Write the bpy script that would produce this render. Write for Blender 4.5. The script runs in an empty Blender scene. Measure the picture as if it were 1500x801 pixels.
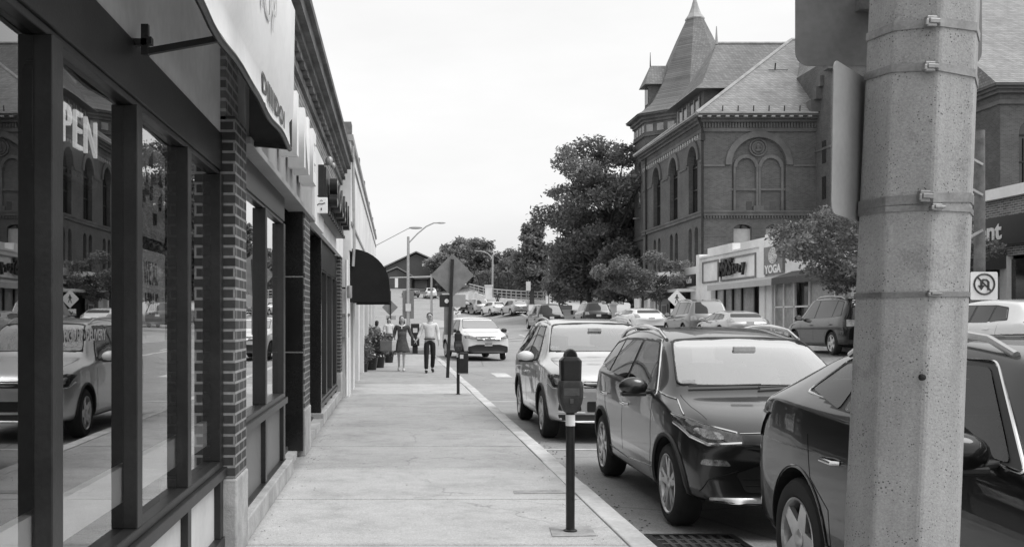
import bpy, bmesh, math, random
import numpy as np
from mathutils import Vector, Matrix
from mathutils.bvhtree import BVHTree
R = math.radians; PI = math.pi
random.seed(7)
sc = bpy.context.scene
COL = sc.collection
CAMZ = 1.53

# ------------------------------------------------------------------ helpers
def smooth(t):
    t = max(0.0, min(1.0, t)); return t*t*(3-2*t)
HP = [(-80,-.12),(30,-.12),(42,0),(60,.3),(90,.9),(112,1.4),(118,1.75),(130,2.6),(165,4.9),(200,7.6),(260,9),(900,14)]
def H(x, y):
    b = HP[-1][1]
    if y <= HP[0][0]: b = HP[0][1]
    else:
        for (a, za), (c, zc) in zip(HP, HP[1:]):
            if a <= y <= c:
                b = za+(zc-za)*(y-a)/(c-a); break
    c = .6*smooth((x-5)/8.5)*(1-smooth((y-60)/40))
    d = .9*smooth((x-9)/6)*smooth((y-95)/20)
    return b+c+d

def link(o, parent=None):
    COL.objects.link(o)
    if parent is not None: o.parent = parent
    return o

def thing(name, label, cat, loc=(0,0,0), rz=0, group=None):
    o = bpy.data.objects.new(name, None); link(o)
    o.empty_display_size = .1
    o.location = loc; o.rotation_euler = (0,0,rz)
    o['label'] = label; o['category'] = cat
    if group: o['group'] = group
    return o
def tag(o, label=None, cat=None, group=None, kind=None):
    if label: o['label'] = label
    if cat: o['category'] = cat
    if group: o['group'] = group
    if kind: o['kind'] = kind
    return o

def chain(p):
    v = Vector((0,0,0))
    while p is not None: v = v+p.location; p = p.parent
    return v

class MB:
    def __init__(s): s.v = []; s.f = []; s.m = []
    def add(s, vs, fs, mi=0):
        n = len(s.v); s.v += [tuple(p) for p in vs]
        for f in fs: s.f.append([i+n for i in f]); s.m.append(mi)
        return s
    def box(s, x0, x1, y0, y1, z0, z1, mi=0):
        vs = [(x0,y0,z0),(x1,y0,z0),(x1,y1,z0),(x0,y1,z0),(x0,y0,z1),(x1,y0,z1),(x1,y1,z1),(x0,y1,z1)]
        return s.add(vs, [(0,3,2,1),(4,5,6,7),(0,1,5,4),(1,2,6,5),(2,3,7,6),(3,0,4,7)], mi)
    def hexa(s, vs, mi=0):
        return s.add(vs, [(0,3,2,1),(4,5,6,7),(0,1,5,4),(1,2,6,5),(2,3,7,6),(3,0,4,7)], mi)
    def bar(s, p, q, w, h, up=(0,0,1), mi=0):
        p = Vector(p); q = Vector(q); d = (q-p).normalized(); u = Vector(up)
        a = d.cross(u)
        if a.length < 1e-4: a = d.cross(Vector((1,0,0)))
        a.normalize(); b = a.cross(d).normalized()
        a *= w/2; b *= h/2
        return s.hexa([p-a-b, p+a-b, q+a-b, q-a-b, p-a+b, p+a+b, q+a+b, q-a+b], mi)
    def cyl(s, p, q, r0, r1=None, n=12, caps=True, mi=0):
        if r1 is None: r1 = r0
        return s.tube([p, q], [r0, r1], n, caps, mi)
    def tube(s, pts, r, n=8, caps=True, mi=0, closed=False):
        pts = [Vector(p) for p in pts]; m = len(pts)
        rr = r if isinstance(r, (list, tuple)) else [r]*m
        d0 = (pts[1]-pts[0]).normalized()
        a = d0.cross(Vector((0,0,1)))
        if a.length < 1e-3: a = d0.cross(Vector((1,0,0)))
        a.normalize(); vs = []
        for i, p in enumerate(pts):
            if closed: d = (pts[(i+1)%m]-pts[i-1])
            elif i == 0: d = pts[1]-pts[0]
            elif i == m-1: d = pts[-1]-pts[-2]
            else: d = pts[i+1]-pts[i-1]
            if d.length < 1e-9: d = d0
            d.normalize()
            a = (a-d*a.dot(d))
            if a.length < 1e-6: a = d.orthogonal()
            a.normalize(); b = d.cross(a)
            for k in range(n):
                t = 2*PI*k/n
                vs.append(p+(a*math.cos(t)+b*math.sin(t))*rr[i])
        fs = []
        for i in range(m if closed else m-1):
            j = (i+1) % m
            for k in range(n):
                l = (k+1) % n
                fs.append((i*n+k, i*n+l, j*n+l, j*n+k))
        if caps and not closed:
            fs.append(tuple(range(n-1, -1, -1))); fs.append(tuple((m-1)*n+k for k in range(n)))
        return s.add(vs, fs, mi)
    def lathe(s, prof, c=(0,0,0), axis='z', n=24, mi=0, caps=False):
        vs = []
        for (r, h) in prof:
            for k in range(n):
                t = 2*PI*k/n; x, y = r*math.cos(t), r*math.sin(t)
                if axis == 'z': p = (c[0]+x, c[1]+y, c[2]+h)
                elif axis == 'x': p = (c[0]+h, c[1]+x, c[2]+y)
                else: p = (c[0]+x, c[1]+h, c[2]+y)
                vs.append(p)
        m = len(prof)
        fs = [(i*n+k, i*n+(k+1)%n, (i+1)*n+(k+1)%n, (i+1)*n+k) for i in range(m-1) for k in range(n)]
        if caps: fs += [tuple(range(n)), tuple((m-1)*n+k for k in range(n))]
        return s.add(vs, fs, mi)
    def prism(s, poly, axis, a, b, mi=0):
        def P(u, v, w):
            return {'x': (w,u,v), 'y': (u,w,v), 'z': (u,v,w)}[axis]
        n = len(poly)
        vs = [P(u,v,a) for u,v in poly]+[P(u,v,b) for u,v in poly]
        fs = [tuple(range(n)), tuple(range(2*n-1, n-1, -1))]
        fs += [(i, i+n, (i+1)%n+n, (i+1)%n) for i in range(n)]
        return s.add(vs, fs, mi)
    def blob(s, c, r, n=10, m=7, mi=0, jit=0):
        rx, ry, rz = r if isinstance(r, (list, tuple)) else (r, r, r)
        vs = []
        for i in range(m+1):
            t = PI*i/m
            for k in range(n):
                q = 2*PI*k/n; j = 1+random.uniform(-jit, jit)
                vs.append((c[0]+rx*math.sin(t)*math.cos(q)*j, c[1]+ry*math.sin(t)*math.sin(q)*j, c[2]+rz*math.cos(t)*j))
        return s.add(vs, [(i*n+k, (i+1)*n+k, (i+1)*n+(k+1)%n, i*n+(k+1)%n) for i in range(m) for k in range(n)], mi)
    def build(s, name, mats, parent=None, smoothed=False, bevel=0, weld=True):
        me = bpy.data.meshes.new(name)
        off = chain(parent) if getattr(s, 'world', True) else Vector((0,0,0))
        me.from_pydata([(p[0]-off[0], p[1]-off[1], p[2]-off[2]) for p in s.v], [], s.f)
        if not isinstance(mats, (list, tuple)): mats = [mats]
        for m in mats: me.materials.append(m)
        me.polygons.foreach_set('material_index', s.m)
        bm = bmesh.new(); bm.from_mesh(me)
        if smoothed: bmesh.ops.remove_doubles(bm, verts=bm.verts, dist=1e-5)
        bmesh.ops.recalc_face_normals(bm, faces=bm.faces)
        bm.to_mesh(me); bm.free()
        if smoothed:
            me.shade_smooth()
            try: me.set_sharp_from_angle(angle=R(38))
            except Exception: pass
        o = bpy.data.objects.new(name, me); link(o, parent)
        if bevel:
            b = o.modifiers.new('bevel', 'BEVEL'); b.width = bevel; b.segments = 2; b.limit_method = 'ANGLE'
        return o

class LB(MB):      # vertices are already local to the parent
    world = False

def evaluated(o):
    dg = bpy.context.evaluated_depsgraph_get()
    return bpy.data.meshes.new_from_object(o.evaluated_get(dg))

def struct(mb, name, mat, **k):
    o = mb.build(name, mat, **k); o['kind'] = 'structure'; return o

def lettering(txt, size, ext, mat, name, parent, mtx, sx=1.0, bold=0.0, spacing=1.0, align='CENTER', world=True):
    cu = bpy.data.curves.new(name, 'FONT'); cu.body = txt; cu.size = size; cu.extrude = ext
    cu.align_x = align; cu.align_y = 'CENTER'; cu.offset = bold; cu.resolution_u = 3; cu.space_character = spacing
    t = bpy.data.objects.new(name, cu); link(t)
    bpy.context.view_layer.update()
    me = evaluated(t); bpy.data.objects.remove(t); bpy.data.curves.remove(cu)
    me.transform(Matrix.Diagonal((sx,1,1,1)))
    me.transform(mtx)
    me.materials.clear(); me.materials.append(mat)
    me.name = name
    if world: me.transform(Matrix.Translation(-chain(parent)))
    o = bpy.data.objects.new(name, me); link(o, parent); return o
def facing(loc, d):
    """matrix placing text (in xy plane, reading along +x) so its front looks towards d"""
    M = {'-y': Matrix.Rotation(R(90),4,'X'), '+x': Matrix.Rotation(R(90),4,'Z')@Matrix.Rotation(R(90),4,'X'),
         '-x': Matrix.Rotation(R(-90),4,'Z')@Matrix.Rotation(R(90),4,'X')}[d]
    return Matrix.Translation(loc)@M

# ------------------------------------------------------------------ materials
def nodes_of(name):
    m = bpy.data.materials.new(name); m.use_nodes = True
    nt = m.node_tree; b = nt.nodes['Principled BSDF']
    return m, nt, b
def N(nt, t, **k):
    n = nt.nodes.new(t)
    for a, v in k.items(): setattr(n, a, v)
    return n
def math_n(nt, op, a, b=None, clamp=False):
    n = N(nt, 'ShaderNodeMath', operation=op, use_clamp=clamp)
    for i, q in enumerate((a, b)):
        if q is None: continue
        if isinstance(q, (int, float)): n.inputs[i].default_value = q
        else: nt.links.new(q, n.inputs[i])
    return n.outputs[0]
def ramp(nt, src, stops, interp='LINEAR'):
    n = N(nt, 'ShaderNodeValToRGB'); cr = n.color_ramp; cr.interpolation = interp
    while len(cr.elements) < len(stops): cr.elements.new(.5)
    for e, (p, v) in zip(cr.elements, stops):
        e.position = p; e.color = (v, v, v, 1)
    nt.links.new(src, n.inputs[0]); return n.outputs[0]
def noise(nt, vec, scale, detail=5, rough=.55):
    n = N(nt, 'ShaderNodeTexNoise'); n.inputs['Scale'].default_value = scale
    n.inputs['Detail'].default_value = detail; n.inputs['Roughness'].default_value = rough
    nt.links.new(vec, n.inputs['Vector']); return n.outputs[0]
def bump(nt, b, src, strength, dist=.01):
    n = N(nt, 'ShaderNodeBump'); n.inputs['Strength'].default_value = strength; n.inputs['Distance'].default_value = dist
    nt.links.new(src, n.inputs['Height']); nt.links.new(n.outputs[0], b.inputs['Normal'])
def M(name, v, rough=.6, metal=0, var=.18, scale=6, bmp=0, bsc=60, coat=0, ior=1.45, dirt=0, world=False):
    m, nt, b = nodes_of(name)
    if world: co = N(nt, 'ShaderNodeNewGeometry').outputs['Position']
    else: co = N(nt, 'ShaderNodeTexCoord').outputs['Object']
    n1 = noise(nt, co, scale)
    f = ramp(nt, n1, [(.3, 1-var), (.7, 1+var)])
    n2 = noise(nt, co, scale*9, 3)
    f = math_n(nt, 'MULTIPLY', f, ramp(nt, n2, [(.3, 1-var*.6), (.7, 1+var*.4)]))
    if dirt:
        n3 = noise(nt, co, scale*.35, 8, .7)
        f = math_n(nt, 'MULTIPLY', f, ramp(nt, n3, [(.42, 1-dirt), (.58, 1)]))
    c = math_n(nt, 'MULTIPLY', f, v)
    cb = N(nt, 'ShaderNodeCombineColor')
    for i in range(3): nt.links.new(c, cb.inputs[i])
    nt.links.new(cb.outputs[0], b.inputs['Base Color'])
    b.inputs['Roughness'].default_value = rough; b.inputs['Metallic'].default_value = metal
    b.inputs['IOR'].default_value = ior
    if coat: b.inputs['Coat Weight'].default_value = coat; b.inputs['Coat Roughness'].default_value = .02
    if bmp: bump(nt, b, noise(nt, co, bsc, 4), bmp)
    return m
def M_brick(name, v, mortar, bw=.2, rh=.067, ms=.007, rough=.8, contrast=.25, bmp=.5, big=.35):
    m, nt, b = nodes_of(name)
    g = N(nt, 'ShaderNodeNewGeometry')
    sp = N(nt, 'ShaderNodeSeparateXYZ'); nt.links.new(g.outputs['Position'], sp.inputs[0])
    sn = N(nt, 'ShaderNodeSeparateXYZ'); nt.links.new(g.outputs['True Normal'], sn.inputs[0])
    k = math_n(nt, 'GREATER_THAN', math_n(nt, 'ABSOLUTE', sn.outputs[0]), .6)
    mx = N(nt, 'ShaderNodeMix'); nt.links.new(k, mx.inputs[0]); nt.links.new(sp.outputs[0], mx.inputs[2]); nt.links.new(sp.outputs[1], mx.inputs[3])
    cv = N(nt, 'ShaderNodeCombineXYZ'); nt.links.new(mx.outputs[0], cv.inputs[0]); nt.links.new(sp.outputs[2], cv.inputs[1])
    t = N(nt, 'ShaderNodeTexBrick'); nt.links.new(cv.outputs[0], t.inputs['Vector'])
    t.inputs['Scale'].default_value = 1; t.inputs['Brick Width'].default_value = bw; t.inputs['Row Height'].default_value = rh
    t.inputs['Mortar Size'].default_value = ms; t.inputs['Mortar Smooth'].default_value = .3; t.inputs['Bias'].default_value = -.1
    t.inputs['Color1'].default_value = (v*(1-contrast),)*3+(1,); t.inputs['Color2'].default_value = (v*(1+contrast),)*3+(1,)
    t.inputs['Mortar'].default_value = (mortar,)*3+(1,)
    n1 = noise(nt, g.outputs['Position'], .6, 6, .65); f = ramp(nt, n1, [(.3, 1-big), (.7, 1+big*.6)])
    n2 = noise(nt, g.outputs['Position'], 35, 3); f = math_n(nt, 'MULTIPLY', f, ramp(nt, n2, [(.3, .85), (.7, 1.12)]))
    vm = N(nt, 'ShaderNodeVectorMath', operation='SCALE'); nt.links.new(t.outputs[0], vm.inputs[0]); nt.links.new(f, vm.inputs['Scale'])
    nt.links.new(vm.outputs[0], b.inputs['Base Color']); b.inputs['Roughness'].default_value = rough
    h = math_n(nt, 'ADD', math_n(nt, 'MULTIPLY', t.outputs['Fac'], -1), math_n(nt, 'MULTIPLY', n2, .4))
    if bmp: bump(nt, b, h, bmp, .006)
    return m
def M_slate(name, v, row=.17):
    m, nt, b = nodes_of(name)
    g = N(nt, 'ShaderNodeNewGeometry')
    sp = N(nt, 'ShaderNodeSeparateXYZ'); nt.links.new(g.outputs['Position'], sp.inputs[0])
    sm = math_n(nt, 'ADD', sp.outputs[0], sp.outputs[1])
    cv = N(nt, 'ShaderNodeCombineXYZ'); nt.links.new(sm, cv.inputs[0]); nt.links.new(sp.outputs[2], cv.inputs[1])
    t = N(nt, 'ShaderNodeTexBrick'); nt.links.new(cv.outputs[0], t.inputs['Vector'])
    t.inputs['Scale'].default_value = 1; t.inputs['Brick Width'].default_value = .24; t.inputs['Row Height'].default_value = row
    t.inputs['Mortar Size'].default_value = .018
    t.inputs['Color1'].default_value = (v*.78,)*3+(1,); t.inputs['Color2'].default_value = (v*1.2,)*3+(1,); t.inputs['Mortar'].default_value = (v*.62,)*3+(1,)
    n1 = noise(nt, g.outputs['Position'], .5, 7, .7); f = ramp(nt, n1, [(.3, .75), (.7, 1.2)])
    vm = N(nt, 'ShaderNodeVectorMath', operation='SCALE'); nt.links.new(t.outputs[0], vm.inputs[0]); nt.links.new(f, vm.inputs['Scale'])
    nt.links.new(vm.outputs[0], b.inputs['Base Color']); b.inputs['Roughness'].default_value = .65
    bump(nt, b, math_n(nt, 'MULTIPLY', t.outputs['Fac'], -1), .4, .03)
    return m
def M_glass(name, tint, ior=1.7, boost=1.0, rough=.0):
    """shop glass: clear with a strong sheet reflection"""
    m, nt, b = nodes_of(name); nt.nodes.remove(b)
    out = nt.nodes['Material Output']
    fr = N(nt, 'ShaderNodeFresnel'); fr.inputs['IOR'].default_value = ior
    fac = math_n(nt, 'MULTIPLY', fr.outputs[0], boost, True)
    fac = math_n(nt, 'MINIMUM', fac, .86)
    gl = N(nt, 'ShaderNodeBsdfGlossy'); gl.inputs['Roughness'].default_value = rough; gl.inputs['Color'].default_value = (.95,.95,.95,1)
    co = N(nt, 'ShaderNodeTexCoord').outputs['Object']
    bp = N(nt, 'ShaderNodeBump'); bp.inputs['Strength'].default_value = .02; bp.inputs['Distance'].default_value = .02
    nt.links.new(noise(nt, co, 1.3, 1), bp.inputs['Height']); nt.links.new(bp.outputs[0], gl.inputs['Normal'])
    tr = N(nt, 'ShaderNodeBsdfTransparent'); tr.inputs['Color'].default_value = (tint,tint,tint,1)
    mx = N(nt, 'ShaderNodeMixShader'); nt.links.new(fac, mx.inputs[0]); nt.links.new(tr.outputs[0], mx.inputs[1]); nt.links.new(gl.outputs[0], mx.inputs[2])
    nt.links.new(mx.outputs[0], out.inputs['Surface']); return m
def M_leaf(name, v, trans=.35, scale=.8):
    m, nt, b = nodes_of(name)
    g = N(nt, 'ShaderNodeNewGeometry')
    n1 = noise(nt, g.outputs['Position'], scale, 4)
    n2 = math_n(nt, 'MULTIPLY', ramp(nt, n1, [(.3, .6), (.72, 1.45)]), math_n(nt, 'ADD', math_n(nt, 'MULTIPLY', g.outputs['Random Per Island'], .8), .6))
    c = math_n(nt, 'MULTIPLY', n2, v)
    cb = N(nt, 'ShaderNodeCombineColor')
    for i in range(3): nt.links.new(c, cb.inputs[i])
    nt.links.new(cb.outputs[0], b.inputs['Base Color']); b.inputs['Roughness'].default_value = .55
    tl = N(nt, 'ShaderNodeBsdfTranslucent'); nt.links.new(cb.outputs[0], tl.inputs['Color'])
    mx = N(nt, 'ShaderNodeMixShader'); mx.inputs[0].default_value = trans
    nt.links.new(b.outputs[0], mx.inputs[1]); nt.links.new(tl.outputs[0], mx.inputs[2])
    nt.links.new(mx.outputs[0], nt.nodes['Material Output'].inputs['Surface']); return m
def M_emit(name, v, s):
    m, nt, b = nodes_of(name)
    b.inputs['Base Color'].default_value = (v,v,v,1); b.inputs['Emission Color'].default_value = (1,1,1,1); b.inputs['Emission Strength'].default_value = s
    return m
def M_mesh(name, v, cell=.06, wire=.3):
    m, nt, b = nodes_of(name)
    b.inputs['Base Color'].default_value = (v,v,v,1)
    tr = N(nt, 'ShaderNodeBsdfTransparent'); mx = N(nt, 'ShaderNodeMixShader'); mx.inputs[0].default_value = wire
    nt.links.new(tr.outputs[0], mx.inputs[1]); nt.links.new(b.outputs[0], mx.inputs[2])
    nt.links.new(mx.outputs[0], nt.nodes['Material Output'].inputs['Surface']); return m

def M_sidewalk():
    m, nt, b = nodes_of('sidewalk_concrete')
    g = N(nt, 'ShaderNodeNewGeometry'); P = g.outputs['Position']
    sp = N(nt, 'ShaderNodeSeparateXYZ'); nt.links.new(P, sp.inputs[0])
    y = math_n(nt, 'DIVIDE', sp.outputs[1], 60)
    base = ramp(nt, y, [(0,.45),(6.97/60,.485),(8.75/60,.455),(10.5/60,.385),(14.2/60,.36),(20.9/60,.50),(24.2/60,.36),(34/60,.42),(42/60,.40)], 'CONSTANT')
    f = ramp(nt, noise(nt, P, 1.3, 10, .78), [(.30,.68),(.5,1.0),(.72,1.14)])
    f = math_n(nt, 'MULTIPLY', f, ramp(nt, noise(nt, P, 7, 6, .7), [(.3,.90),(.7,1.07)]))
    f = math_n(nt, 'MULTIPLY', f, ramp(nt, noise(nt, P, 45, 5, .8), [(.30,.66),(.48,1.0),(.68,1.18)]))
    f = math_n(nt, 'MULTIPLY', f, ramp(nt, noise(nt, P, 170, 2), [(.35,.72),(.65,1.22)]))
    # hairline cracks
    v = N(nt, 'ShaderNodeTexVoronoi', feature='DISTANCE_TO_EDGE'); v.inputs['Scale'].default_value = .55
    wp = N(nt, 'ShaderNodeVectorMath', operation='ADD'); nn = N(nt, 'ShaderNodeTexNoise'); nn.inputs['Scale'].default_value = 2.5; nn.inputs['Detail'].default_value = 6
    nt.links.new(P, nn.inputs['Vector']); nt.links.new(P, wp.inputs[0])
    sc2 = N(nt, 'ShaderNodeVectorMath', operation='SCALE'); sc2.inputs['Scale'].default_value = .5
    nt.links.new(nn.outputs['Color'], sc2.inputs[0]); nt.links.new(sc2.outputs[0], wp.inputs[1]); nt.links.new(wp.outputs[0], v.inputs['Vector'])
    crack = ramp(nt, v.outputs['Distance'], [(0,.62),(.006,1.0)])
    mask = ramp(nt, noise(nt, P, .7, 2), [(.50,0),(.56,1)])
    crack = math_n(nt, 'SUBTRACT', 1, math_n(nt, 'MULTIPLY', math_n(nt, 'SUBTRACT', 1, crack), mask))
    f = math_n(nt, 'MULTIPLY', f, crack)
    # small dark gum spots
    v2 = N(nt, 'ShaderNodeTexVoronoi'); v2.inputs['Scale'].default_value = 2.6; nt.links.new(P, v2.inputs['Vector'])
    f = math_n(nt, 'MULTIPLY', f, ramp(nt, v2.outputs['Distance'], [(.035,.62),(.06,1)]))
    # dirt collecting along the wall foot
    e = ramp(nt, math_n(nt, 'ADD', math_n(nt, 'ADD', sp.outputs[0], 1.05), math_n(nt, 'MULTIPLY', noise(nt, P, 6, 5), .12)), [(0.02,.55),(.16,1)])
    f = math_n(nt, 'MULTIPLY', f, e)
    c = math_n(nt, 'MULTIPLY', base, f)
    cb = N(nt, 'ShaderNodeCombineColor')
    for i in range(3): nt.links.new(c, cb.inputs[i])
    nt.links.new(cb.outputs[0], b.inputs['Base Color']); b.inputs['Roughness'].default_value = .85
    bump(nt, b, noise(nt, P, 120, 4), .35, .004)
    return m
def M_asphalt():
    m, nt, b = nodes_of('asphalt')
    P = N(nt, 'ShaderNodeNewGeometry').outputs['Position']
    f = ramp(nt, noise(nt, P, .35, 8, .7), [(.3,.78),(.7,1.18)])
    f = math_n(nt, 'MULTIPLY', f, ramp(nt, noise(nt, P, 70, 3, .8), [(.32,.65),(.5,1),(.68,1.3)]))
    f = math_n(nt, 'MULTIPLY', f, ramp(nt, noise(nt, P, 4, 6, .7), [(.3,.88),(.7,1.08)]))
    v = N(nt, 'ShaderNodeTexVoronoi', feature='DISTANCE_TO_EDGE'); v.inputs['Scale'].default_value = .3; nt.links.new(P, v.inputs['Vector'])
    f = math_n(nt, 'MULTIPLY', f, ramp(nt, v.outputs['Distance'], [(0,.6),(.008,1.0)]))
    c = math_n(nt, 'MULTIPLY', f, .30)
    cb = N(nt, 'ShaderNodeCombineColor')
    for i in range(3): nt.links.new(c, cb.inputs[i])
    nt.links.new(cb.outputs[0], b.inputs['Base Color']); b.inputs['Roughness'].default_value = .75
    bump(nt, b, noise(nt, P, 150, 3), .5, .006)
    return m
def M_poleconc():
    m, nt, b = nodes_of('pole_concrete')
    P = N(nt, 'ShaderNodeTexCoord').outputs['Object']
    f = ramp(nt, noise(nt, P, 2.2, 8, .65), [(.3,.82),(.7,1.12)])
    f = math_n(nt, 'MULTIPLY', f, ramp(nt, noise(nt, P, 160, 3, .8), [(.3,.76),(.7,1.16)]))
    v = N(nt, 'ShaderNodeTexVoronoi'); v.inputs['Scale'].default_value = 105; nt.links.new(P, v.inputs['Vector'])
    pits = ramp(nt, math_n(nt, 'ADD', v.outputs['Distance'], math_n(nt, 'MULTIPLY', noise(nt, P, 14, 3), .55)), [(.40,.3),(.46,1)])
    f = math_n(nt, 'MULTIPLY', f, pits)
    st = N(nt, 'ShaderNodeMapping'); st.inputs['Scale'].default_value = (9,9,.8); nt.links.new(P, st.inputs[0])
    f = math_n(nt, 'MULTIPLY', f, ramp(nt, noise(nt, st.outputs[0], 1.2, 5), [(.35,.85),(.6,1.04)]))
    f = math_n(nt, 'MULTIPLY', f, ramp(nt, noise(nt, P, 5, 7, .75), [(.36,.80),(.46,1.0)]))
    c = math_n(nt, 'MULTIPLY', f, .38)
    cb = N(nt, 'ShaderNodeCombineColor')
    for i in range(3): nt.links.new(c, cb.inputs[i])
    nt.links.new(cb.outputs[0], b.inputs['Base Color']); b.inputs['Roughness'].default_value = .85
    bump(nt, b, math_n(nt, 'ADD', pits, noise(nt, P, 200, 2)), .35, .003)
    return m

K = {}
K['sidewalk'] = M_sidewalk(); K['asphalt'] = M_asphalt(); K['poleconc'] = M_poleconc()
K['granite'] = M('granite', .42, .8, var=.2, scale=5, bmp=.4, bsc=90, dirt=.25, world=True)
K['curb'] = M('kerb_granite', .60, .8, var=.16, scale=3, bmp=.4, bsc=90, dirt=.2, world=True)
K['patch'] = M('patch_concrete', .34, .9, var=.25, scale=9, bmp=.3, world=True)
K['joint'] = M('joint_dirt', .10, .95, var=.4, scale=10, world=True)
K['concrete'] = M('plaza_concrete', .42, .85, var=.12, scale=.8, world=True)
K['grass'] = M('grass_ground', .09, .9, var=.4, scale=.5, world=True)
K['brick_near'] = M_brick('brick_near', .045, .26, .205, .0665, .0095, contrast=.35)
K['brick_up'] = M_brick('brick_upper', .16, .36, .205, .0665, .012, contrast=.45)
K['brick_hall'] = M_brick('brick_hall', .105, .14, .24, .08, .012, contrast=.22, bmp=.2, big=.28)
K['stone_hall'] = M('hall_stone', .15, .8, var=.2, scale=1, dirt=.3, world=True)
K['cornice_near'] = M('cornice_stone', .17, .8, var=.25, scale=2.5, dirt=.45, bmp=.2, world=True)
K['slate'] = M_slate('slate_roof', .25); K['slate2'] = M_slate('slate_roof_dark', .18)
K['copper'] = M('flashing', .36, .6, var=.2, scale=2)
K['frame'] = M('dark_frame_paint', .020, .42, var=.35, scale=5, bmp=.08, dirt=.35)
K['frame2'] = M('bronze_frame', .022, .35, var=.25, scale=3)
K['panelw'] = M('white_panel', .62, .55, var=.08, scale=2, dirt=.12)
K['panelg'] = M('grey_panel', .14, .5, var=.12, scale=2)
K['blacktile'] = M('black_tile', .012, .25, var=.3, scale=3)
K['stucco'] = M('grey_fascia', .33, .7, var=.1, scale=1.5, dirt=.12)
K['whitewall'] = M('white_stucco', .78, .75, var=.07, scale=1.2, dirt=.14, bmp=.1, world=True)
K['whitestone'] = M('shop_limestone', .80, .7, var=.08, scale=.9, dirt=.15, world=True)
K['vinyl'] = M('white_vinyl', .82, .45, var=.05, scale=2, dirt=.06)
def M_cloth(name, v, tr=.4):
    m = M(name, v, .6, var=.06, scale=2, dirt=.1); nt = m.node_tree; b = nt.nodes['Principled BSDF']
    tl = N(nt, 'ShaderNodeBsdfTranslucent'); tl.inputs['Color'].default_value = (v,v,v,1)
    mx = N(nt, 'ShaderNodeMixShader'); mx.inputs[0].default_value = tr
    nt.links.new(b.outputs[0], mx.inputs[1]); nt.links.new(tl.outputs[0], mx.inputs[2]); nt.links.new(mx.outputs[0], nt.nodes['Material Output'].inputs['Surface']); return m
K['vinylcloth'] = M_cloth('awning_vinyl', .93, .08)
K['vinylink'] = M('faint_print', .55, .5, var=.05)
K['inkdark'] = M('dark_print', .05, .5, var=.2)
K['black'] = M('black_plastic', .018, .45, var=.2)
K['blackm'] = M('black_paint_metal', .02, .35, var=.3, scale=12, dirt=.2)
K['rubber'] = M('rubber', .018, .75, var=.2, scale=20)
K['under'] = M('underbody', .01, .9, var=.1)
K['cloth'] = M('black_awning_cloth', .008, .9, var=.3, scale=4)
K['clothd'] = M('dark_awning_cloth', .075, .85, var=.12, scale=3)
K['clothl'] = M('light_awning_cloth', .44, .8, var=.06, scale=3)
K['galv'] = M('galvanised_steel', .42, .45, .6, var=.15, scale=8)
K['alusign'] = M('sign_back_aluminium', .23, .55, .25, var=.16, scale=5, dirt=.12)
K['alusign2'] = M('sign_back_bare', .36, .6, .2, var=.1, scale=5)
K['signwhite'] = M('sign_face_white', .78, .5, var=.04)
K['strap'] = M('steel_strap', .30, .45, .6, var=.25, scale=14)
K['chrome'] = M('chrome', .75, .12, 1, var=.03)
K['alloy'] = M('alloy_rim', .55, .28, .75, var=.08, scale=14)
K['alloyd'] = M('alloy_rim_dark', .09, .3, .6, var=.1, scale=14)
K['disc'] = M('brake_disc', .1, .5, .5, var=.2)
K['wood'] = M('utility_pole_wood', .14, .85, var=.3, scale=6)
K['bark'] = M('bark', .06, .9, var=.35, scale=4, bmp=.5, bsc=12)
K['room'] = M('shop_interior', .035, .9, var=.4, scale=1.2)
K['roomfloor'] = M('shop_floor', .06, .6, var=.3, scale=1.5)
K['paper'] = M('poster_paper', .58, .7, var=.08, scale=4)
K['paperg'] = M('poster_grey', .42, .7, var=.15, scale=9)
K['glass'] = M_glass('shop_glass', .92, 1.5, 2.0)
K['glass2'] = M_glass('tinted_shop_glass', .5, 1.5, 1.7)
K['winglass'] = M('far_window_glass', .03, .12, var=.5, scale=.8, ior=1.6)
K['winlight'] = M('window_painted_reflection', .33, .2, var=.3, scale=.9)  # pale base colour paints reflected daylight onto the glass
K['blind'] = M('window_blind', .42, .7, var=.12, scale=2)
K['cabglass'] = M_glass('cab_side_glass', .25, 1.5, .95)
K['cabshield'] = M_glass('cab_windscreen', .9, 1.5, 6.5)
K['seat'] = M('seat_fabric', .34, .8, var=.15, scale=8)
K['trimin'] = M('cabin_trim', .07, .8, var=.15, scale=8)
K['autoglass'] = M('side_window_glass', .010, .03, var=.1, ior=1.55)
K['shield'] = M('windscreen_glass', .20, .02, var=.06, scale=1.0, ior=3.6)
K['lampglass'] = M('headlamp_glass', .30, .06, .35, var=.7, scale=16, coat=1)
K['lampdark'] = M('headlamp_dark', .07, .08, .3, var=.8, scale=16, coat=1)
K['tail'] = M('tail_lamp', .28, .12, var=.4, scale=10, coat=1)
K['soffit'] = M('painted_soffit', .62, .8, var=.1, scale=1.5, dirt=.1)
K['neon'] = M_emit('neon_tube', .7, .42)
K['leafd'] = M_leaf('leaf_dark', .19, .45, .35); K['leafm'] = M_leaf('leaf_mid', .24, .4, .4)
K['leafl'] = M_leaf('leaf_light', .13, .4, .3); K['leafs'] = M_leaf('leaf_street_tree', .19, .4, .9)
K['leafp'] = M_leaf('leaf_planter', .16, .35, 3)
K['skin'] = M('skin', .40, .55, var=.08, scale=10); K['hair'] = M('hair', .03, .6, var=.3, scale=30); K['hairb'] = M('hair_brown', .07, .6, var=.3, scale=30)
K['dress'] = M('dress_cloth', .075, .85, var=.3, scale=14); K['shirt'] = M('pale_shirt', .68, .8, var=.10, scale=9)
K['trouser'] = M('dark_trousers', .012, .8, var=.2, scale=10); K['shoe'] = M('black_shoe', .012, .4); K['bag'] = M('bag_grey', .12, .6); K['bagl'] = M('bag_light', .5, .6)
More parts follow.
